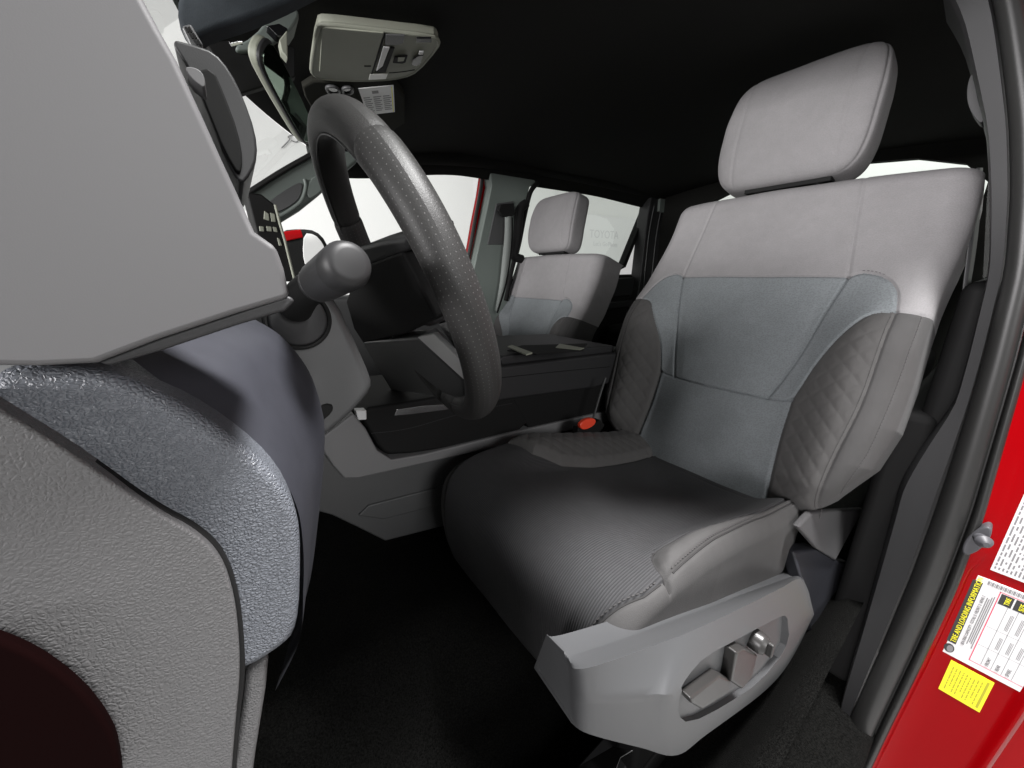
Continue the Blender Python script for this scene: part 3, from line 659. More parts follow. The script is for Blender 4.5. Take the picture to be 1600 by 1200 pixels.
# rear wall of the cab with the back window
rw = thing('cab_back_wall', (.86, -2.42, 1.4), 'black rear cab wall with bright back window behind the seats', 'cab wall')
RI = [(x, -2.40, z) for x, z in chaikin([(.18, 1.55), (.18, 1.95), (1.33, 1.95), (1.33, 1.55)], 2)]
RO = []
for x, y, z in RI:
    dx, dz = (x-.755)/.575, (z-1.75)/.20; k_ = max(abs(dx), abs(dz)); RO.append((.86+dx/k_*.80, -2.40, 1.5+dz/k_*(.62 if dz > 0 else .86)))
ring('wall_trim', RO, RI, (0, -.05, 0), M['headliner'], rw, bevel=0)
mesh('window_pane', [(x, -2.43, z) for x, y, z in RI], [list(range(len(RI)))], M['tint'], rw, smooth=False)
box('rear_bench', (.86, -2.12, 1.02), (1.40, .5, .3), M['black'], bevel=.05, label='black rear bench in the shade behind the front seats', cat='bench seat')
# near side rear door, shut, behind the pillar
nd = thing('rear_door', (.06, -1.75, 1.2), 'shut rear door on the near side, hidden behind the driver seat', 'car door')
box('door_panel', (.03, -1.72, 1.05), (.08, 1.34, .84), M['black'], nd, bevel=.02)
mesh('window_pane', [(.05, -1.12, 1.46), (.05, -2.38, 1.46), (.13, -2.38, 1.88), (.13, -1.12, 1.88)], [[0, 1, 2, 3]], M['tint'], nd, smooth=False)

# ------------------------------------------------------------------ near B pillar: trim, weatherstrip, red body with stickers
np_ = thing('door_pillar', (.03, -1.0, 1.2), 'red door pillar beside the near seat with black trim and weatherstrip', 'pillar')
ZS = [.28, .5, .7, .9, 1.03, 1.07, 1.14, 1.26, 1.35, 1.49, 1.6, 1.70, 1.785, 1.87, 1.93]
XL = [.028, .042, .0477, .054, .0585, .0610, .052, .030, .034, .0435, .0674, .0934, .125, .157, .19]     # inner edge of the trim
XS = [.0195, .019, .013, .0085, .0087, .0095, .0105, .014, .018, .028, .048, .0724, .098, .125, .15]     # trim meets weatherstrip
XR = [-.036, -.041, -.047, -.0505, -.048, -.047, -.042, -.034, -.028, -.016, .002, .026, .055, .085, .112]  # weatherstrip meets paint
zz = np.linspace(.28, 1.93, 70)
xl = np.interp(zz, ZS, XL); xs_ = np.interp(zz, ZS, XS); xr = np.interp(zz, ZS, XR)
for a in (xl, xs_, xr): a[1:-1] = (a[:-2]+2*a[1:-1]+a[2:])/4
yo = np.interp(zz, [.28, .6, 1.0, 1.5, 1.95], [0, 0, 0, 0, .0])
def strip(name, f, m, **k): return loft(name, [f(i) for i in range(len(zz))], m, np_, **k)
def prof(pts):
    return lambda i: [(xr[i]+(xs_[i]-xr[i])*a if w_ == 's' else xs_[i]+(xl[i]-xs_[i])*a, -1.0+yo[i]+b, zz[i]) for w_, a, b in pts]
def round_(w0, w1, h, n=10, base=0):
    return [('s', w0+(w1-w0)*(.5-.5*math.cos(math.pi*k/n)), base+h*math.sin(math.pi*k/n)) for k in range(n+1)]
strip('pillar_trim', prof([('t', 1.25, -.16), ('t', 1.08, -.03), ('t', 1.0, -.008), ('t', .9, 0), ('t', .1, .003), ('t', .02, -.003), ('t', .0, -.02)]), M['dark'])
strip('weatherstrip', prof(round_(.30, 1.0, .020)), M['rubber'], angle=70)
strip('weatherstrip_lip', prof(round_(.0, .24, .010, base=-.004) + [('s', .26, -.012), ('s', .34, -.012)]), M['rubber'], angle=70)
# red pillar face from the weatherstrip outward, with its pressed flange and outer edge
secs = []
for i in range(len(zz)):
    x0 = xr[i]; z = zz[i]; o = np.interp(z, [.28, .75, 1.2, 1.95], [.118, .120, .13, .12])
    fl = .012*sm(.94, .99, z)
    pts = [(x0+.012, -.012), (x0+.004, -.010), (x0, -.010), (x0-.004, -.013), (x0-.006-fl, -.022), (x0-.009-fl, -.026), (x0-.04, -.028), (x0-o+.016, -.028), (x0-o+.006, -.026), (x0-o+.002, -.022), (x0-o-.004, -.022), (x0-o-.010, -.030), (x0-o-.016, -.06), (x0-o-.03, -.13), (x0-o-.10, -.16)]
    secs.append([(a, -1.0+b, z) for a, b in pts])
loft('painted_pillar', secs, M['red'], np_, angle=50)

# ------------------------------------------------------------------ dashboard, driver end
db = thing('dashboard', (.3, .15, 1.35), 'grey dashboard end beside the open door, smooth above and leather-grained below', 'dashboard')
DP = [(0.15, 0.0307, 1.5755), (0.15, 0.0091, 1.5844), (0.15, 0.0046, 1.5679), (0.15, 0.0028, 1.5621), (0.15, 0.0008, 1.5565), (0.15, -0.0024, 1.5426), (0.15, -0.0043, 1.5339), (0.15, -0.0064, 1.5249), (0.15, -0.0089, 1.5137), (0.15, -0.0141, 1.5092), (0.15, -0.0151, 1.5024), (0.15, -0.0153, 1.4944), (0.15, -0.0146, 1.4927), (0.15, 0.0005, 1.4887), (0.15, 0.0204, 1.4827), (0.15, 0.0348, 1.4775), (0.15, 0.0452, 1.4783), (0.15, 0.0569, 1.4804)]
slab('smooth_panel', DP, (.045, 0, 0), M['lightplastic'], db, bevel=.0055, seg=5)
DP2 = [(0.152, 0.0352, 1.4776), (0.152, 0.0206, 1.4828), (0.152, 0.0005, 1.4889), (0.152, -0.0153, 1.4935), (0.152, -0.017, 1.4916), (0.152, -0.0133, 1.4883), (0.152, 0.0009, 1.4848), (0.152, 0.0211, 1.4789), (0.152, 0.033, 1.4761)]
slab('panel_underside', DP2, (.05, 0, 0), M['dark'], db, bevel=.002)
GE = chaikin([(0.17, 0.0644, 1.4781), (0.17, 0.0463, 1.4746), (0.17, 0.0353, 1.4708), (0.17, 0.0173, 1.4505), (0.17, 0.0001, 1.4212), (0.17, -0.0048, 1.3995), (0.17, -0.0031, 1.3796), (0.17, 0.0051, 1.3363), (0.17, 0.0134, 1.3313), (0.17, 0.0297, 1.3289), (0.17, 0.0439, 1.3414), (0.17, 0.0908, 1.3824)], 2)
slab('grained_edge', GE, (.05, 0, 0), M['graindark'], db, bevel=.006, seg=6)
GP = chaikin([(0.1665, 0.0643, 1.4741), (0.1665, 0.0598, 1.4664), (0.1665, 0.0492, 1.4486), (0.1665, 0.0371, 1.4229), (0.1665, 0.0276, 1.4089), (0.1665, 0.0223, 1.3941), (0.1665, 0.0218, 1.3727), (0.1665, 0.0244, 1.3498), (0.1665, 0.0277, 1.3297), (0.1665, 0.0343, 1.3075), (0.1665, 0.045, 1.2615), (0.1665, 0.1018, 1.3379)], 2)
slab('shadow_gap', GP, (.01, 0, 0), M['black'], db, bevel=.001)  # black strip stands in for the shadow between the two panels
EP = chaikin([(0.163, 0.0633, 1.4733), (0.163, 0.0589, 1.4654), (0.163, 0.0487, 1.4477), (0.163, 0.0369, 1.4219), (0.163, 0.0282, 1.4088), (0.163, 0.0234, 1.3945), (0.163, 0.0231, 1.3749), (0.163, 0.0257, 1.3525), (0.163, 0.0289, 1.3348), (0.163, 0.0347, 1.3128), (0.163, 0.0456, 1.2686), (0.163, 0.0997, 1.3413)], 2)
slab('end_panel', EP, (.012, 0, 0), M['grain'], db, bevel=.0022, seg=4)
slab('lower_panel', [(0.172, 0.0281, 1.3268), (0.172, 0.0185, 1.3293), (0.172, 0.0231, 1.3107), (0.172, 0.0335, 1.2764), (0.172, 0.0428, 1.2435), (0.172, 0.0493, 1.2524), (0.172, 0.0406, 1.2845), (0.172, 0.0321, 1.3107)], (.03, 0, 0), M['grain'], db, bevel=.003)
KA = curve([(0.186, 0.0349, 1.4736), (0.186, 0.0217, 1.452), (0.186, 0.0053, 1.4259), (0.186, -0.0022, 1.4096), (0.186, -0.0053, 1.39), (0.186, -0.0039, 1.368), (0.186, -0.0003, 1.346), (0.186, 0.0064, 1.3161), (0.186, 0.0216, 1.2922)], 40)
KB = curve([(0.235, 0.02, 1.4745), (0.235, 0.0009, 1.459), (0.235, -0.01, 1.4314), (0.235, -0.0154, 1.406), (0.235, -0.017, 1.3817), (0.235, -0.0139, 1.3577), (0.235, -0.0083, 1.3315), (0.235, -0.0003, 1.3002), (0.235, 0.0148, 1.2673)], 40)
KC = curve([(0.3, -0.0035, 1.4761), (0.3, -0.0184, 1.4627), (0.3, -0.0304, 1.44), (0.3, -0.0349, 1.4155), (0.3, -0.0343, 1.3944), (0.3, -0.0273, 1.3611), (0.3, -0.0165, 1.319), (0.3, -0.0044, 1.2755), (0.3, 0.0115, 1.2325)], 40)
KD = KC + np.array([.10, .05, 0])
n_ = min(len(KA), len(KB), len(KC))
loft('knee_panel', [curve([KA[i], KB[i], KC[i], KD[i]], 24) for i in range(n_)], M['knee'], db, angle=80)
slab('dash_body', [(.20, y, z) for y, z in ((.06, 1.46), (.05, 1.30), (.10, 1.15), (.30, 1.05), (.58, 1.05), (.58, 1.50), (.3, 1.53))], (1.34, 0, 0), M['mid'], db, bevel=.01)
# instrument hood behind the smooth panel
hd = slab('instrument_hood', chaikin([(0.36, 0.0036, 1.6467), (0.36, -0.0083, 1.6466), (0.36, -0.0197, 1.6455), (0.36, -0.0266, 1.6365), (0.36, -0.0312, 1.6226), (0.36, -0.0346, 1.6016), (0.36, -0.0331, 1.5854), (0.36, -0.0265, 1.5727), (0.36, -0.0186, 1.5642), (0.36, -0.0127, 1.58), (0.36, -0.0094, 1.6029), (0.36, -0.0037, 1.6309)], 1), (.16, 0, 0), M['dark'], db, bevel=.010)
box('hood_base', (.43, .13, 1.565), (.27, .22, .16), M['dark'], db, bevel=.03)
slab('instrument_screen', chaikin([(0.352, -0.0048, 1.6276), (0.352, -0.0164, 1.6332), (0.352, -0.0201, 1.6176), (0.352, -0.0234, 1.5975), (0.352, -0.0229, 1.5797), (0.352, -0.0186, 1.5686), (0.352, -0.0127, 1.5838), (0.352, -0.0087, 1.605)], 1), (.01, 0, 0), M['black'], hd, bevel=.002)
slab('hood_catch', chaikin([(0.3, -0.0009, 1.6103), (0.3, -0.0052, 1.6113), (0.3, -0.0087, 1.6099), (0.3, -0.0093, 1.6058), (0.3, -0.0082, 1.602), (0.3, -0.0052, 1.6037), (0.3, -0.0027, 1.6061)], 1), (.02, 0, 0), M['lightplastic'], hd, bevel=.003)
vt = slab('centre_vent', [(0.8, -0.0475, 1.6339), (0.8, -0.0677, 1.633), (0.8, -0.0853, 1.6177), (0.8, -0.0892, 1.5854), (0.8, -0.0933, 1.5399), (0.8, -0.094, 1.4901), (0.8, -0.0533, 1.4912)], (.12, 0, 0), M['black'], db, bevel=.003)
for q_ in [[(0.797, -0.0674, 1.607), (0.797, -0.073, 1.6024), (0.797, -0.072, 1.5913), (0.797, -0.0641, 1.5938)], [(0.797, -0.0753, 1.6046), (0.797, -0.0815, 1.603), (0.797, -0.0811, 1.5898), (0.797, -0.0746, 1.5904)], [(0.797, -0.0556, 1.5823), (0.797, -0.0619, 1.5816), (0.797, -0.0613, 1.5735), (0.797, -0.055, 1.5742)], [(0.797, -0.0658, 1.5828), (0.797, -0.0732, 1.5822), (0.797, -0.0726, 1.574), (0.797, -0.0653, 1.5747)], [(0.797, -0.0751, 1.5823), (0.797, -0.0806, 1.5815), (0.797, -0.0811, 1.5733), (0.797, -0.0755, 1.5741)], [(0.797, -0.0787, 1.5649), (0.797, -0.0822, 1.5629), (0.797, -0.084, 1.5514), (0.797, -0.0792, 1.5513)]]:
    slab('vent_blade', q_, (.01, 0, 0), M['oatmeal'], vt, bevel=.001)
tube('vent_trim', [(0.796, -0.0849, 1.6172), (0.796, -0.0866, 1.5889), (0.796, -0.0895, 1.561), (0.796, -0.0914, 1.5256), (0.796, -0.0933, 1.4946)], .0022, M['oatmeal'], vt, seg=8)
# dark maroon rounded shape low in front of the grained panel
slab('maroon_shape', chaikin([(0.157, 0.0799, 1.4057), (0.157, 0.0751, 1.3982), (0.157, 0.0704, 1.3874), (0.157, 0.0662, 1.3713), (0.157, 0.0642, 1.3552), (0.157, 0.0641, 1.3392), (0.157, 0.0693, 1.3113), (0.157, 0.096, 1.3472)], 2), (.005, 0, 0), M['maroon'], None, bevel=.002, seg=5,
     label='dark maroon rounded shape in front of the grained dashboard panel', cat='body panel')

# ------------------------------------------------------------------ steering column, stalk
sc_ = thing('steering_column', (.36, .0, 1.42), 'grey steering column cover under the steering wheel', 'steering column')
slab('column_cover', chaikin([(0.345, -0.0597, 1.4875), (0.345, -0.0698, 1.4792), (0.345, -0.0796, 1.4439), (0.345, -0.0897, 1.4076), (0.345, -0.0887, 1.3952), (0.345, -0.0747, 1.3817), (0.345, -0.0535, 1.3668), (0.345, -0.0338, 1.356), (0.345, -0.0273, 1.3906), (0.345, -0.0211, 1.4364), (0.345, -0.0179, 1.4675), (0.345, -0.0349, 1.491)], 1), (.13, 0, 0), M['mid'], sc_, bevel=.014, seg=5)
slab('lower_wedge', chaikin([(0.3435, -0.0386, 1.3883), (0.3435, -0.0464, 1.3924), (0.3435, -0.0532, 1.3891), (0.3435, -0.0512, 1.3822), (0.3435, -0.0396, 1.3748), (0.3435, -0.0357, 1.3758)], 1), (.008, 0, 0), M['black'], sc_, bevel=.002)  # plain black wedge laid on the column cover
bc = np.array((0.335, -0.0372, 1.4667))
tube('stalk_boot', [bc + np.array([a, 0, 0]) for a in (.03, .004, .001, 0)], [.0215, .0215, .020, .0185], M['dark'], sc_, seg=36)
tube('boot_rim', curve([bc + np.array([.003, .0225*math.cos(a), .0225*math.sin(a)]) for a in np.linspace(0, 2*math.pi, 30)[:-1]], 58, True), .0018, M['black'], sc_, seg=8, closed=True)
sl = thing('turn_signal_stalk', (0.3, -0.0366, 1.4833), 'black turn signal stalk with round grey end in front of the steering wheel', 'control stalk')
s0 = np.array((0.33, -0.0359, 1.4761)); s1 = np.array((0.295, -0.0464, 1.4934)); s2 = np.array((0.232, -0.0568, 1.5065))
M['stalkcap'] = mat('stalk_grey_plastic', (.018, .018, .0185), .5, spec=.3)
ax_ = (s2-s1)/np.linalg.norm(s2-s1)
tube('stalk_stem', curve([s0, s0*.5+s1*.5+np.array([0, .001, .002]), s1, s1+ax_*.010], 24), [.012]*25 if False else .0115, M['black'], sl, seg=24)
tube('stalk_grip', [s1+ax_*a for a in (.006, .008, .012, .0128, .0136, .014, .05)] , [.0115, .0128, .0132, .0124, .0124, .0134, .0142], M['dark'], sl, seg=32)
Ls = np.linalg.norm(s2-s1)
tube('stalk_cap', [s1+ax_*a for a in (.05, Ls-.006, Ls-.002, Ls, Ls+.0008)], [.0142, .0142, .0128, .0108, .008], M['stalkcap'], sl, seg=36)

# ------------------------------------------------------------------ steering wheel
WC = np.array([.425, -.1585, 1.4868]); WX = np.array([math.cos(-.1006), math.sin(-.1006), 0]); WU = np.array([0, math.sin(.3657), math.cos(.3657)])
WU -= WU.dot(WX)*WX; WU /= np.linalg.norm(WU); WN = np.cross(WX, WU); WR = .16
sw = thing('steering_wheel', tuple(WC), 'dark leather steering wheel with perforated grips seen edge on', 'steering wheel')
def rim(a): return WC + WR*(math.cos(a)*WU - math.sin(a)*WX)     # a: 0 top, growing towards the door
def perf(name):
    m = mat(name, (.021, .021, .021), .5, spec=.3); nt = m.node_tree; b = nt.nodes['Principled BSDF']
    uv = nt.nodes.new('ShaderNodeUVMap'); mp = nt.nodes.new('ShaderNodeMapping'); mp.inputs['Scale'].default_value = (1, 1, 1)
    v = nt.nodes.new('ShaderNodeTexVoronoi'); v.inputs['Scale'].default_value = 1; v.inputs['Randomness'].default_value = 0
    nt.links.new(uv.outputs[0], mp.inputs[0]); nt.links.new(mp.outputs[0], v.inputs['Vector'])
    r = nt.nodes.new('ShaderNodeMath'); r.operation = 'LESS_THAN'; r.inputs[1].default_value = .095
    nt.links.new(v.outputs['Distance'], r.inputs[0])
    mx = nt.nodes.new('ShaderNodeMixRGB'); mx.inputs[1].default_value = (.023, .0225, .022, 1); mx.inputs[2].default_value = (.085, .083, .082, 1)
    nt.links.new(r.outputs[0], mx.inputs[0]); nt.links.new(mx.outputs[0], b.inputs['Base Color'])
    n = nt.nodes.new('ShaderNodeTexNoise'); n.inputs['Scale'].default_value = 900; tc = nt.nodes['Texture Coordinate']
    nt.links.new(tc.outputs['Object'], n.inputs['Vector'])
    bp_ = nt.nodes.new('ShaderNodeBump'); bp_.inputs['Strength'].default_value = .25; bp_.inputs['Distance'].default_value = .0006
    nt.links.new(n.outputs['Fac'], bp_.inputs['Height']); nt.links.new(bp_.outputs[0], b.inputs['Normal'])
    return m
M['perf'] = perf('perforated_leather')
def rim_part(name, a0, a1, m, r0, uvs=None):
    n = max(6, int(abs(a1-a0)/.025)); aa = np.linspace(a0, a1, n); seg = 28; V = []; UV = []
    for i, a in enumerate(aa):
        rad = math.cos(a)*WU - math.sin(a)*WX; c = WC + WR*rad
        e = min(i, n-1-i); rr = r0*(.93 if e == 0 else .985 if e == 1 else 1)
        for j in range(seg+1):
            t = 2*math.pi*j/seg
            V.append(c + rr*(1.0*math.cos(t)*rad + 1.12*math.sin(t)*WN)); UV.append((a*WR/.0048, j/seg*2*math.pi*r0/.0048))
    F = [[i*(seg+1)+j, i*(seg+1)+j+1, (i+1)*(seg+1)+j+1, (i+1)*(seg+1)+j] for i in range(n-1) for j in range(seg)]
    return mesh(name, V, F, m, sw, uv=UV, angle=80)
A1, A2 = R(45), R(-56)
rim_part('rim_top', A2, A1, M['leather'], .0158)
rim_part('rim_grip', A1, R(172), M['perf'], .0165)
rim_part('rim_grip', R(-172), A2, M['perf'], .0165)
rim_part('rim_bottom', R(172), R(188), M['leather'], .0158)
# seam stitched round the inside of the grip
tube('grip_seam', [WC + (math.cos(a)*WU - math.sin(a)*WX)*(WR-.0165*.55) - WN*.0165*.93 for a in np.linspace(R(-60), R(172), 80)], .0007, M['mid'], sw, seg=6)
BP = WC - WN*.026     # plane of the hub's back cover
HUB = [(0.7155, -0.1575, 1.456), (0.5389, -0.1368, 1.5036), (0.4508, -0.1326, 1.5133), (0.3475, -0.1298, 1.5197), (0.3451, -0.132, 1.5146), (0.3419, -0.1574, 1.4562), (0.4696, -0.1712, 1.4246), (0.7981, -0.1985, 1.3618), (0.8005, -0.1834, 1.3965)]
slab('hub_back_cover', HUB, tuple(WN*.035), M['black'], sw, bevel=.004)
slab('hub_top_cover', [(0.4797, -0.1254, 1.5299), (0.3948, -0.1249, 1.531), (0.3209, -0.1255, 1.5295), (0.3293, -0.13, 1.5193), (0.3467, -0.1305, 1.518), (0.4559, -0.1337, 1.5106), (0.5408, -0.1371, 1.5028)], tuple(WN*.05), M['dark'], sw, bevel=.005)
slab('lower_spoke', [(0.7888, -0.194, 1.3663), (0.4247, -0.1679, 1.4264), (0.3444, -0.1849, 1.3873), (0.3871, -0.2121, 1.3247), (0.4817, -0.2123, 1.3244), (0.8013, -0.246, 1.2468), (0.8029, -0.2176, 1.3122)], tuple(WN*.030), M['mid'], sw, bevel=.006)
slab('spoke_trim', [(0.4217, -0.1675, 1.4269), (0.3637, -0.1625, 1.4383), (0.3146, -0.1755, 1.4085), (0.3349, -0.1857, 1.385)], tuple(WN*.006), M['silver'], sw, bevel=.001)
slab('spoke_switch', [(0.3571, -0.1656, 1.4501), (0.3275, -0.1629, 1.4564), (0.3229, -0.1742, 1.4303), (0.3331, -0.1831, 1.4099), (0.3489, -0.1759, 1.4263)], tuple(WN*.01), M['gloss'], sw, bevel=.002)
box('airbag_cover', WC + WN*.012 + WX*.02, (.12, .10, .04), M['dark'], sw, rot=np.array([WX, WU, WN]).T, bevel=.015)
slab('far_spoke', [WC + x*WX + u*WU for x, u in ((.06, .03), (.155, .02), (.155, -.025), (.06, -.05))], tuple(WN*.025), M['black'], sw, bevel=.006)

# ------------------------------------------------------------------ centre console
co = thing('centre_console', (.85, -.45, .8), 'dark centre console with armrest and shifter tray between the front seats', 'console')
X0 = .685
slab('lower_side', [(0.695, -0.0591, 1.2178), (0.695, -0.0742, 1.2157), (0.695, -0.1072, 1.1331), (0.695, -0.233, 1.1145), (0.695, -0.5032, 1.0981), (0.695, -1.0867, 1.0307), (0.695, -1.11, 0.8748), (0.695, -0.4984, 0.8745), (0.695, -0.3022, 0.9231), (0.695, -0.1619, 0.9512), (0.695, -0.1141, 1.0086), (0.695, -0.0731, 1.0563), (0.695, -0.038, 1.0863)], (.30, 0, 0), M['mid'], co, bevel=.004)
slab('side_step', [(0.69, -0.1388, 1.0536), (0.69, -0.3147, 1.0322), (0.69, -0.632, 0.9972), (0.69, -0.633, 0.9416), (0.69, -0.3112, 0.9858), (0.69, -0.1643, 1.0082), (0.69, -0.1169, 1.0393)], (.02, 0, 0), M['mid'], co, bevel=.003)
slab('side_trim', [(0.682, -0.0676, 1.2202), (0.682, -0.135, 1.2566), (0.682, -0.1532, 1.2209), (0.682, -0.1686, 1.1704), (0.682, -0.1932, 1.1426), (0.682, -0.2608, 1.1319), (0.682, -0.4941, 1.116), (0.682, -0.8924, 1.0814), (0.682, -0.8959, 1.0459), (0.682, -0.4934, 1.0845), (0.682, -0.3161, 1.1043), (0.682, -0.1262, 1.1238), (0.682, -0.1019, 1.133), (0.682, -0.0866, 1.1654)], (.04, 0, 0), M['consoletrim'], co, bevel=.004)
slab('shifter_side', chaikin([(0.69, -0.142, 1.2601), (0.69, -0.2451, 1.2518), (0.69, -0.3703, 1.2475), (0.69, -0.4832, 1.2272), (0.69, -0.5136, 1.2009), (0.69, -0.5668, 1.0998), (0.69, -0.3537, 1.1178), (0.69, -0.1961, 1.144), (0.69, -0.1754, 1.165), (0.69, -0.1576, 1.2196)], 1), (.26, 0, 0), M['black'], co, bevel=.008)
tube('tray_seam', curve([(0.6895, -0.163, 1.2062), (0.6895, -0.2392, 1.1959), (0.6895, -0.362, 1.1979), (0.6895, -0.5012, 1.1904)], 20), .0008, M['dark'], co, seg=6)
slab('tray_ledge', [(0.688, -0.217, 1.2426), (0.688, -0.2705, 1.2382), (0.688, -0.366, 1.2219), (0.688, -0.3653, 1.2114), (0.688, -0.2417, 1.2255), (0.688, -0.2105, 1.2306)], (.03, 0, 0), M['chrome'], co, bevel=.001)
slab('tray_corner', [(0.6815, -0.1399, 1.2606), (0.6815, -0.1589, 1.2572), (0.6815, -0.1565, 1.2385), (0.6815, -0.1418, 1.2411)], (.02, 0, 0), M['silver'], co, bevel=.002)
slab('shifter_boot', chaikin([(0.78, -0.175, 1.2398), (0.78, -0.2218, 1.2469), (0.78, -0.2791, 1.2391), (0.78, -0.3732, 1.2026), (0.78, -0.4001, 1.1813), (0.78, -0.2743, 1.1919), (0.78, -0.1786, 1.2068)], 1), (.10, 0, 0), M['gloss'], co, bevel=.006)
slab('shift_trim', [(0.76, -0.2933, 1.2337), (0.76, -0.3072, 1.2337), (0.76, -0.3239, 1.2081), (0.76, -0.3049, 1.2093)], (.02, 0, 0), M['silver'], co, bevel=.001)
slab('rear_box', [(0.69, -0.5018, 1.2035), (0.69, -0.8228, 1.1731), (0.69, -1.0618, 1.1485), (0.69, -1.094, 0.9324), (0.69, -0.5624, 1.0937)], (.30, 0, 0), M['black'], co, bevel=.005)
ar = slab('armrest', [(0.675, -0.3887, 1.2945), (0.675, -0.4671, 1.2917), (0.675, -0.8453, 1.2676), (0.675, -0.9902, 1.2571), (0.675, -1.0045, 1.1539), (0.675, -0.8276, 1.1777), (0.675, -0.7888, 1.1757), (0.675, -0.4646, 1.2094), (0.675, -0.3843, 1.2153)], (.36, 0, 0), M['dark'], co, bevel=.007)
tube('armrest_seam', curve([(0.6745, -0.4375, 1.2681), (0.6745, -0.4659, 1.2659), (0.6745, -0.6135, 1.2524), (0.6745, -0.8482, 1.2289)], 14), .0009, M['black'], ar, seg=6)
slab('armrest_lid', [(0.7, -0.4739, 1.3028), (0.7, -0.4852, 1.3104), (0.7, -0.6136, 1.305), (0.7, -0.8951, 1.2819), (0.7, -0.8977, 1.2559), (0.7, -0.4844, 1.2855)], (.30, 0, 0), M['dark'], ar, bevel=.005)
slab('lid_recess', [(0.7217, -0.512, 1.314), (0.749, -0.5788, 1.314), (0.6543, -0.7254, 1.314), (0.5994, -0.6521, 1.314), (0.6414, -0.5387, 1.314)], (0, 0, .003), M['black'], ar, bevel=.002)
for q_ in [[(0.7473, -0.5324, 1.317), (0.7533, -0.5509, 1.317), (0.6473, -0.532, 1.317), (0.6411, -0.5081, 1.317)], [(0.6647, -0.6207, 1.3145), (0.6949, -0.6624, 1.3145), (0.6124, -0.6683, 1.3145), (0.6048, -0.6424, 1.3145)]]:
    slab('lid_edge', q_, (0, 0, .004), M['oatmeal'], ar, bevel=.001)
bk = thing('belt_buckle', (0.615, -0.7142, 1.0887), 'seat belt buckle with red button between the near seat and the console', 'buckle')
tube('buckle_stem', curve([(0.625, -0.7152, 1.0464), (0.625, -0.731, 1.1186), (0.625, -0.7525, 1.1788), (0.625, -0.7699, 1.2209)], 14), .003, M['mid'], bk, seg=8)
slab('buckle_body', [(0.6, -0.6451, 1.1166), (0.6, -0.6794, 1.0998), (0.6, -0.7283, 1.1161), (0.6, -0.7509, 1.0951), (0.6, -0.6878, 1.0453), (0.6, -0.6376, 1.0793)], (.02, 0, 0), M['black'], bk, bevel=.003)
slab('buckle_button', chaikin([(0.595, -0.6441, 1.1256), (0.595, -0.6623, 1.1349), (0.595, -0.6913, 1.1327), (0.595, -0.7095, 1.1208), (0.595, -0.698, 1.1074), (0.595, -0.6689, 1.1046), (0.595, -0.6495, 1.1118)], 1), (.012, 0, 0), M['orange'], bk, bevel=.003)

# ------------------------------------------------------------------ far side: A pillar, door mirror
ap = thing('front_pillar', (1.5, -.2, 1.78), 'grey-green windshield pillar with moulded grab pocket on the far side', 'pillar')
slab('pillar_trim', [(1.48, -0.0865, 1.7406), (1.48, -0.1925, 1.8163), (1.48, -0.3151, 1.8951), (1.48, -0.4383, 1.9098), (1.48, -0.434, 1.878), (1.48, -0.3399, 1.7998), (1.48, -0.2942, 1.7601), (1.48, -0.2285, 1.7081), (1.48, -0.1589, 1.6633), (1.48, -0.1019, 1.6546), (1.48, -0.0808, 1.6846)], (.06, 0, 0), M['pillar'], ap, bevel=.012, seg=4)
slab('grab_pocket', chaikin([(1.472, -0.1251, 1.7104), (1.472, -0.1813, 1.7556), (1.472, -0.2374, 1.7909), (1.472, -0.2474, 1.7846), (1.472, -0.2336, 1.7456), (1.472, -0.2075, 1.7207), (1.472, -0.1637, 1.6948), (1.472, -0.1321, 1.6926)], 1), (.012, 0, 0), M['mid'], ap, bevel=.004)
tube('pocket_rim', curve([(1.474, -0.254, 1.8006), (1.474, -0.254, 1.7781), (1.474, -0.2364, 1.7386), (1.474, -0.2102, 1.7136), (1.474, -0.1619, 1.6837), (1.474, -0.1302, 1.6817)], 30), .006, M['pillar'], ap)
slab('pillar_cap', chaikin([(1.47, -0.2509, 1.762), (1.47, -0.2684, 1.8015), (1.47, -0.294, 1.8194), (1.47, -0.3124, 1.8141), (1.47, -0.3117, 1.7834), (1.47, -0.2883, 1.758), (1.47, -0.2586, 1.7399)], 1), (.012, 0, 0), M['pillar'], ap, bevel=.005)
tube('windshield_seal', curve([(1.475, -0.0846, 1.7396), (1.475, -0.1919, 1.8153), (1.475, -0.314, 1.8937)], 20), .008, M['rubber'], ap)
dm = thing('door_mirror', (2.0, -.28, 1.63), 'red capped door mirror outside the far front window', 'door mirror')
slab('mirror_housing', chaikin([(1.98, -0.2076, 1.6901), (1.98, -0.2931, 1.7019), (1.98, -0.3543, 1.6968), (1.98, -0.3907, 1.6543), (1.98, -0.3951, 1.5926), (1.98, -0.3479, 1.5526), (1.98, -0.2714, 1.4743), (1.98, -0.1803, 1.4769)], 1), (.12, 0, 0), M['black'], dm, bevel=.012)
slab('mirror_cap', [(1.968, -0.2151, 1.6842), (1.968, -0.2909, 1.698), (1.968, -0.2954, 1.6638), (1.968, -0.2127, 1.6427)], (.03, 0, 0), M['red'], dm, bevel=.004)
slab('mirror_face', chaikin([(1.968, -0.301, 1.6827), (1.968, -0.3443, 1.6791), (1.968, -0.373, 1.6419), (1.968, -0.3771, 1.5975), (1.968, -0.3315, 1.5635), (1.968, -0.2849, 1.5358), (1.968, -0.2819, 1.5962)], 1), (.006, 0, 0), M['wall'], dm, bevel=.002)  # matte wall white stands in for the reflection in the glass

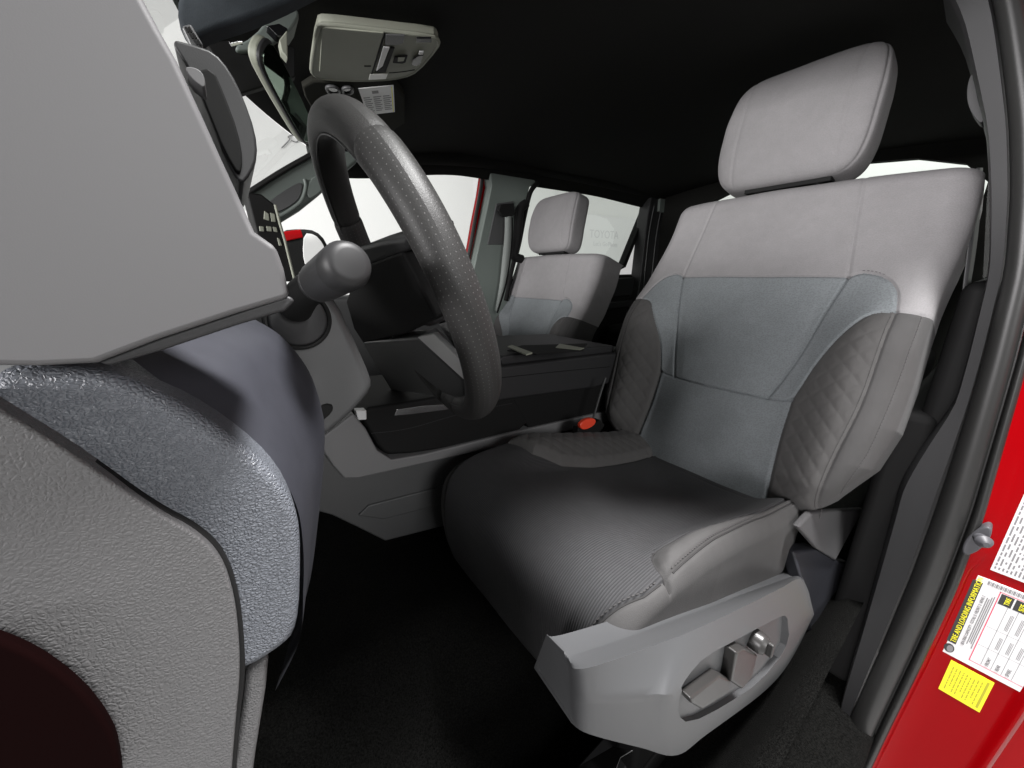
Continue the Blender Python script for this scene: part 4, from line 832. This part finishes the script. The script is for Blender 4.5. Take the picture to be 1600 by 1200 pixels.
# ------------------------------------------------------------------ header: mirror, visors, overhead console
rm = thing('rear_view_mirror', (0.82, -0.1316, 1.8194), 'tilted rear-view mirror with dark green glass below the headliner', 'mirror')
ma = np.array((0.735, -0.0977, 1.8169)); mb = np.array((0.925, -0.1813, 1.7671)); e1 = (mb-ma)/np.linalg.norm(mb-ma)
hn = np.array([.25, -.55, 1.0]); hn -= hn.dot(e1)*e1; hn /= np.linalg.norm(hn); mn = np.cross(hn, e1); mn = mn if mn[1] < 0 else -mn
mc = (ma+mb)/2; ml = np.linalg.norm(mb-ma)/2
def mpt(a, b, c=0): return mc + e1*a*ml + hn*b + mn*c
MO = [mpt(a, b) for a, b in chaikin([(-1.06, -.014), (-1.0, .018), (-.8, .027), (.6, .027), (1.0, .020), (1.08, 0), (1.0, -.018), (.7, -.026), (-.8, -.024)], 2)]
slab('mirror_case', MO, tuple(-mn*.016), M['oatmeal'], rm, bevel=.006, seg=4)
slab('mirror_rim', [mc + (np.array(p)-mc)*.995 + mn*.002 for p in MO], tuple(-mn*.006), M['dark'], rm, bevel=.002)
slab('mirror_glass', [mc + (np.array(p)-mc)*.93 + mn*.0035 for p in MO], tuple(-mn*.003), M['mirror'], rm, bevel=.001)
tube('mirror_arm', curve([(0.9, -0.0843, 1.8676), (0.87, -0.0962, 1.8485), (0.85, -0.1085, 1.8316)], 12), .006, M['dark'], rm)
box('arm_base', (0.91, -0.0802, 1.8649), (.03, .03, .03), M['gloss'], rm, bevel=.004)
sn = thing('sensor_housing', (0.84, -0.1253, 1.878), 'grey-green tapered sensor housing above the rear-view mirror', 'sensor cover')
slab('housing_shell', chaikin([(0.85, -0.0709, 1.8551), (0.85, -0.1048, 1.8798), (0.85, -0.1368, 1.9182), (0.85, -0.1667, 1.9412), (0.85, -0.1849, 1.9347), (0.85, -0.1595, 1.8988), (0.85, -0.1248, 1.8714), (0.85, -0.0857, 1.8523)], 1), (.07, 0, 0), M['pillar'], sn, bevel=.008)
slab('housing_base', chaikin([(0.86, -0.0368, 1.8565), (0.86, -0.0811, 1.8721), (0.86, -0.1377, 1.8879), (0.86, -0.1682, 1.8853), (0.86, -0.1607, 1.8403), (0.86, -0.1118, 1.8158), (0.86, -0.0717, 1.7958), (0.86, -0.0547, 1.8239)], 0), (.02, 0, 0), M['black'], FR, bevel=.003).name = 'black_band'
slab('housing_clip', [(0.8, -0.1188, 1.8762), (0.8, -0.1376, 1.8849), (0.8, -0.1495, 1.8818), (0.8, -0.1452, 1.8672), (0.8, -0.1309, 1.8665)], (.02, 0, 0), M['gloss'], sn, bevel=.002)
slab('housing_end', [(0.79, -0.132, 1.8578), (0.79, -0.1464, 1.875), (0.79, -0.1404, 1.835), (0.79, -0.1329, 1.8431)], (.02, 0, 0), M['oatmeal'], sn, bevel=.002)
tube('clip_pin', curve([(0.8, -0.0659, 1.838), (0.8, -0.0764, 1.8433), (0.8, -0.0815, 1.8447)], 8), .003, M['chrome'], sn)
vs = thing('sun_visor', (0.5, -0.04, 1.7299), 'blue-black padded sun visor above the near side of the windshield', 'sun visor')
slab('visor_pad', chaikin([(0.5, -0.005, 1.7266), (0.5, -0.0179, 1.7548), (0.5, -0.2168, 1.8456), (0.5, -0.1297, 1.7841), (0.5, -0.0909, 1.7563), (0.5, -0.0611, 1.7372), (0.5, -0.0284, 1.7188), (0.5, -0.015, 1.7074), (0.5, -0.0082, 1.713)], 1), (.03, 0, 0), M['visorpad'], vs, bevel=.012, seg=5)
vg = slab('visor_grille', [(0.495, -0.0064, 1.7131), (0.495, -0.0138, 1.7171), (0.495, -0.0198, 1.7029), (0.495, -0.0116, 1.6941)], (.01, 0, 0), M['mid'], vs, bevel=.002)
for q_ in [[(0.4935, -0.0085, 1.7122), (0.4935, -0.01, 1.7131), (0.4935, -0.0115, 1.7098), (0.4935, -0.01, 1.7089)], [(0.4935, -0.0108, 1.7128), (0.4935, -0.0123, 1.7137), (0.4935, -0.0138, 1.7105), (0.4935, -0.0123, 1.7096)], [(0.4935, -0.0107, 1.7082), (0.4935, -0.0122, 1.7091), (0.4935, -0.0137, 1.7058), (0.4935, -0.0122, 1.7049)], [(0.4935, -0.013, 1.7089), (0.4935, -0.0145, 1.7098), (0.4935, -0.0161, 1.7065), (0.4935, -0.0145, 1.7056)], [(0.4935, -0.0129, 1.7042), (0.4935, -0.0144, 1.7051), (0.4935, -0.016, 1.7018), (0.4935, -0.0145, 1.7009)], [(0.4935, -0.0153, 1.7049), (0.4935, -0.0168, 1.7058), (0.4935, -0.0184, 1.7024), (0.4935, -0.0168, 1.7015)]]:
    slab('grille_slot', q_, (.004, 0, 0), M['black'], vg, bevel=0)
v2 = thing('sun_visor', (1.1511, -0.39, 1.94), 'black sun visor folded up on the far side, carrying a warning label', 'sun visor')
M['visor'] = mat('olive_black_cloth', (.022, .022, .018), .95, spec=.1, bump=('noise', 900, .3, .001))
slab('visor_pad', chaikin([(1.1191, -0.2183, 1.935), (1.0571, -0.3104, 1.935), (0.9728, -0.4138, 1.935), (1.3139, -0.547, 1.935), (1.4723, -0.3584, 1.935), (1.2318, -0.2451, 1.935)], 1), (0, 0, .02), M['visor'], v2, bevel=.006)
for q_ in [[(1.0949, -0.2654, 1.93), (1.0841, -0.2929, 1.93), (1.1242, -0.3044, 1.93), (1.1353, -0.2815, 1.93)], [(1.0832, -0.2999, 1.93), (1.0664, -0.3192, 1.93), (1.0952, -0.3292, 1.93), (1.1189, -0.3122, 1.93)]]:
    k_ = chaikin(q_, 2); tube('visor_clip', k_, .0035, M['mid'], v2, seg=8, closed=True)
    slab('clip_hole', [np.array(p)+np.array([0, 0, .001]) for p in k_], (0, 0, .005), M['gloss'], v2, bevel=0)
wlab = thing('warning_label', (1.1046, -0.3915, 1.93), 'white warning label on the far sun visor below the overhead console', 'label')
WQ = [(1.0741, -0.3362, 1.9325), (1.0111, -0.4011, 1.9325), (1.1563, -0.4553, 1.9325), (1.2202, -0.3985, 1.9325)]
slab('label_sheet', WQ, (0, 0, .002), M['white'], wlab, bevel=0)
wq = [np.array(p) for p in WQ]
def lab_pt(u, v): return (wq[0]*(1-u)+wq[1]*u)*(1-v) + (wq[3]*(1-u)+wq[2]*u)*v + np.array([0, 0, -.0004])
def bars(name, rects, m, par, fn):
    V = []; F = []
    for a, b, c, d in rects:
        n = len(V); V += [fn(a, b), fn(c, b), fn(c, d), fn(a, d)]; F.append([n, n+1, n+2, n+3])
    return mesh(name, V, F, m, par, smooth=False)
bars('label_print', [(.36, .10, .55, .2)] + [(.06+.3*j, .30+.075*i, .06+.3*j+.2+.05*((i*7+j) % 2), .33+.075*i) for j in range(3) for i in range(8)], M['greyink'], wlab, lab_pt)
bars('label_stripe', [(.93, .02, .96, .98)], M['yellow'], wlab, lab_pt)
oc = thing('overhead_console', (0.8991, -0.3297, 1.94), 'grey overhead console with map lamps and sunglasses holder', 'overhead console')
OO = chaikin([(1.0738, -0.2371, 1.936), (1.0461, -0.229, 1.936), (0.8834, -0.2147, 1.936), (0.8682, -0.2239, 1.936), (0.8355, -0.2979, 1.936), (0.7909, -0.4013, 1.936), (0.7971, -0.4178, 1.936), (0.8191, -0.4241, 1.936), (0.9259, -0.426, 1.936), (0.971, -0.4102, 1.936), (1.0189, -0.3659, 1.936), (1.0605, -0.3042, 1.936), (1.0839, -0.2534, 1.936)], 1)
slab('console_base', OO, (0, 0, .022), M['oatmeal'], oc, bevel=.005)
tube('console_lip', [np.array(p)+np.array([0, 0, .003]) for p in OO], .004, M['oatmeal'], oc, closed=True, seg=10)
def oz(name, pts, m, par=oc, h=.003, z=0): return slab(name, [np.array(p)+np.array([0, 0, z]) for p in pts], (0, 0, h), m, par, bevel=.0012)
oz('holder_door', [(0.8757, -0.2204, 1.9325), (0.8671, -0.2263, 1.9325), (0.8231, -0.3173, 1.9325), (0.8408, -0.3194, 1.9325), (0.9867, -0.3414, 1.9325), (1.0345, -0.2706, 1.9325), (1.0393, -0.2439, 1.9325)], M['oatmeal'])
oz('holder_gap', [(0.8253, -0.3192, 1.932), (0.824, -0.3212, 1.932), (0.9868, -0.3442, 1.932), (0.9892, -0.3406, 1.932)], M['black'])
oz('holder_latch', [(0.9577, -0.3179, 1.9315), (0.9493, -0.3303, 1.9315), (0.9545, -0.3319, 1.9315), (0.963, -0.3193, 1.9315)], M['black'])
oz('map_lamp', [(0.824, -0.3211, 1.931), (0.8056, -0.3514, 1.931), (0.8311, -0.3573, 1.931), (0.8429, -0.3513, 1.931), (0.857, -0.3306, 1.931)], M['mid'])
oz('map_lamp', [(0.9878, -0.3386, 1.931), (0.9626, -0.3709, 1.931), (0.9877, -0.3748, 1.931), (1.0127, -0.3429, 1.931)], M['lens'])
oz('slide_switch', [(0.8635, -0.3288, 1.93), (0.8586, -0.3399, 1.93), (0.9347, -0.3503, 1.93), (0.9637, -0.3454, 1.93)], M['silver'])
oz('slide_slot', [(0.8599, -0.3418, 1.931), (0.857, -0.3498, 1.931), (0.9568, -0.3646, 1.931), (0.9702, -0.3447, 1.931), (0.9403, -0.3508, 1.931)], M['black'])
sq = oz('call_button', [(0.8862, -0.36, 1.93), (0.8669, -0.3801, 1.93), (0.8924, -0.3857, 1.93), (0.901, -0.3819, 1.93), (0.91, -0.3642, 1.93)], M['black'])
oz('button_face', [(0.8815, -0.365, 1.9295), (0.8734, -0.377, 1.9295), (0.8888, -0.3801, 1.9295), (0.8987, -0.3699, 1.9295)], M['oatmeal'], sq)
oz('roof_switch', [(0.8746, -0.3942, 1.93), (0.8558, -0.3964, 1.93), (0.844, -0.4053, 1.93), (0.8796, -0.4134, 1.93), (0.8954, -0.4084, 1.93), (0.8927, -0.3986, 1.93)], M['gloss'])
oz('roof_switch', [(0.799, -0.3716, 1.93), (0.7832, -0.3946, 1.93), (0.7965, -0.4007, 1.93), (0.8133, -0.3761, 1.93)], M['gloss'])
oz('switch_mark', [(0.8384, -0.3932, 1.93), (0.8333, -0.4007, 1.93), (0.8448, -0.4043, 1.93), (0.8499, -0.3967, 1.93)], M['silver'])
tube('panel_seam', curve([(0.9555, -0.3714, 1.931), (0.9327, -0.3953, 1.931), (0.9108, -0.4133, 1.931)], 8), .001, M['black'], oc, seg=6)
rp = tube('roof_plug', [np.array((1.2219, -0.6409, 1.985)) + np.array([0, 0, a]) for a in (.02, 0, -.003)], [.016, .016, .012], M['mid'], label='small grey round plug in the black headliner', cat='plug', seg=20)

# ------------------------------------------------------------------ near pillar: stickers, bumper, belt, handle
FY = -1.0265
tl = thing('tyre_label', (-.098, FY, .845), 'white tyre and loading label with black and yellow header on the red pillar', 'label')
def lp(x, z, d=0): return np.array([x, FY+d, z])
def rect(name, x0, z0, x1, z1, m, par, d, bev=0): return slab(name, [lp(x0, z0, d), lp(x1, z0, d), lp(x1, z1, d), lp(x0, z1, d)], (0, -.0012, 0), m, par, bevel=bev)
UPZ, TOX = (0, 0, 1), (1, 0, 0)
rect('label_sheet', -.160, .745, -.062, .940, M['white'], tl, .0)
rect('header_band', -.0755, .775, -.0635, .928, M['ink'], tl, .0003)
text('header_lettering', 'TIRE AND LOADING INFORMATION', lp(-.0742, .778, .0006), UPZ, TOX, .0098, M['yellow'], tl)
def fr(u0, v0, u1, v1): return [(u0, v0, u1, v1)]
def lines(name, rects, m, par, d): return bars(name, rects, m, par, lambda a, b: lp(a, b, d))
lines('table_rule', [(-.096, .757, -.0972, .925), (-.160, .757, -.096, .7582), (-.160, .9238, -.096, .925)], M['redink'], tl, .0006)
lines('table_line', [(x, .760, x-.0006, .90) for x in (-.110, -.122, -.134, -.146)] + [(-.158, z, -.098, z+.0006) for z in (.80, .845)], M['greyink'], tl, .0006)
rect('table_header', -.113, .900, -.0985, .9225, M['ink'], tl, .0003)
rect('table_header', -.160, .900, -.115, .9225, M['ink'], tl, .0003)
text('header_lettering', 'TIRE', lp(-.110, .9035, .0006), UPZ, TOX, .008, M['yellow'], tl)
text('header_lettering', 'SIZE', lp(-.126, .9035, .0006), UPZ, TOX, .008, M['yellow'], tl)
text('label_lettering', 'SEATING CAPACITY  TOTAL 5  FRONT 2  REAR 3', lp(-.0840, .782, .0006), UPZ, TOX, .0056, M['greyink'], tl)
for i, (a_, b_) in enumerate((('FRONT', '230 kPa'), ('REAR', '230 kPa'), ('SPARE', '230 kPa'))):
    text('label_lettering', a_, lp(-.1185-.012*i, .763, .0006), UPZ, TOX, .0062, M['greyink'], tl)
    lines('label_print', [(-.1165-.012*i-.0015*k, .806, -.1172-.012*i-.0015*k, .834) for k in range(3)] + [(-.1165-.012*i-.0015*k, .852, -.1172-.012*i-.0015*k, .888) for k in range(3)], M['greyink'], tl, .0006)
random.seed(7)
lines('label_print', [(-.086-.0022*k, .782+.02*random.random(), -.0872-.0022*k, .90+.02*random.random()) for k in range(4)], M['greyink'], tl, .0006)
lines('bar_code', [(-.080-.0016*i, .929, -.0808-.0016*i-.0006*(i % 3 == 0), .937) for i in range(36)], M['greyink'], tl, .0006)
lg = slab('label_emblem', [lp(-.070+.0066*math.cos(a), .7605+.0105*math.sin(a), .0003) for a in np.linspace(0, 2*math.pi, 28)[:-1]], (0, -.001, 0), M['ink'], tl, bevel=0)
slab('emblem_centre', [lp(-.0712+.0040*math.cos(a), .7600+.0080*math.sin(a), .0006) for a in np.linspace(0, 2*math.pi, 28)[:-1]], (0, -.001, 0), M['greyink'], lg, bevel=0)
wl2 = thing('specification_label', (-.11, FY, 1.05), 'plain white label with small grey print, uppermost on the red pillar', 'label')
rect('label_sheet', -.160, .960, -.0765, 1.16, M['white'], wl2, .0)
rs = []
for k in range(15):
    z = .966
    x = -.0795-.0044*k
    while z < 1.145:
        l_ = .004+.016*random.random(); rs.append((x, z, x-.0020, min(z+l_, 1.15))); z += l_+.003+.006*random.random()*(k % 3)
lines('label_print', rs, M['greyink'], wl2, .0004)
yl = thing('notice_label', (-.105, FY, .695), 'yellow notice label below the tyre label on the red pillar', 'label')
rect('label_sheet', -.1325, .655, -.078, .7355, M['yellow'], yl, .0)
M['olive'] = mat('olive_ink', (.42, .39, .02), .6)
rs = []
for k in range(9):
    x = -.0835-.0046*k; z = .664+.012*(k % 3 == 1)
    while z < .722:
        l_ = .003+.010*random.random(); rs.append((x, z, x-.0016, min(z+l_, .724))); z += l_+.002
rs.append((-.1255, .662, -.1285, .730))
lines('label_print', rs, M['olive'], yl, .0004)
rb = thing('rubber_bumper', (-.05, FY, 1.02), 'small grey rubber door bumper on the red pillar beside the weatherstrip', 'bumper')
slab('bumper_base', [(-.0485+.0105*math.cos(a)-.006*math.sin(a), -.992, 1.022+.034*math.sin(a)) for a in np.linspace(0, 2*math.pi, 32)[:-1]], (0, -.040, 0), M['greyrubber'], rb, bevel=.003)
nb_ = np.array([-.35, .93, .05]); n0_ = np.array([-.051, -.994, 1.030])
tube('bumper_tip', [n0_+nb_*a for a in (0, .006, .0065, .009, .0095, .013, .020, .023)], [.0095, .0095, .0075, .0075, .011, .0115, .0075, .004], M['greyrubber'], rb, seg=24)
tube('pillar_plug', [(-.120, FY-.004, 1.175), (-.120, FY+.002, 1.175)], .006, M['maroon'], np_)
box('door_sill', (.05, -.3, .40), (.15, 1.9, .14), M['carpet'], bevel=.02, label='black plastic sill along the open doorway', cat='door sill')
box('pillar_base', (.075, -1.35, .86), (.07, .62, .72), M['black'], np_, bevel=.02)
nbt = thing('seat_belt', (.09, -1.15, 1.5), 'black seat belt running down behind the near seat inside the red pillar', 'seat belt')
ba = curve([(0.1021, -1.13, 1.6664), (0.0917, -1.13, 1.5928), (0.0802, -1.13, 1.5139), (0.0598, -1.13, 1.3706)], 20); bb = curve([(0.0985, -1.16, 1.6695), (0.0846, -1.16, 1.594), (0.0728, -1.16, 1.5138), (0.0565, -1.16, 1.3677)], 20)
ob = loft('belt_webbing', [[a, b] for a, b in zip(ba, bb)], M['mid'], nbt); ob.modifiers.new('s', 'SOLIDIFY').thickness = .002
slab('belt_anchor', chaikin([(0.0697, -1.1, 1.3677), (0.0589, -1.1, 1.3739), (0.0494, -1.1, 1.3629), (0.0469, -1.1, 1.341), (0.0575, -1.1, 1.3342), (0.0671, -1.1, 1.3479)], 1), (0, -.02, 0), M['mid'], nbt, bevel=.003)
slab('belt_tongue', [(0.0665, -1.1, 1.3147), (0.0596, -1.1, 1.3211), (0.0552, -1.1, 1.2778), (0.0605, -1.1, 1.2712)], (0, -.02, 0), M['dark'], nbt, bevel=.002)
gh = thing('grab_handle', (0.1229, -1.06, 1.7678), 'dark grey roof grab handle end beside the top of the near pillar', 'handle')
slab('handle_bar', chaikin([(0.1302, -1.06, 1.8095), (0.1369, -1.06, 1.8031), (0.1362, -1.06, 1.7812), (0.1293, -1.06, 1.7562), (0.1157, -1.06, 1.7328), (0.1067, -1.06, 1.7229), (0.1055, -1.06, 1.7353), (0.1185, -1.06, 1.7574), (0.1265, -1.06, 1.787), (0.1241, -1.06, 1.8003)], 2), (0, -.04, 0), M['dark'], gh, bevel=.004)
box('door_skin', (-.115, -1.80, .95), (.04, 1.20, 1.0), M['red'], nd, bevel=.02)
# thin looped mark on the far wall, seen through the windshield
lc = tube('wall_mark', curve([(3.985, -0.5497, 2.5327), (3.985, -0.5835, 2.5662), (3.985, -0.624, 2.6104), (3.985, -0.6119, 2.6225), (3.985, -0.6435, 2.6419), (3.985, -0.6828, 2.6486), (3.985, -0.6986, 2.6275), (3.985, -0.6689, 2.5941), (3.985, -0.6321, 2.6023)], 40), .004, M['greyink'], label='thin grey looped mark on the far white wall seen through the windshield', cat='mark', seg=8)
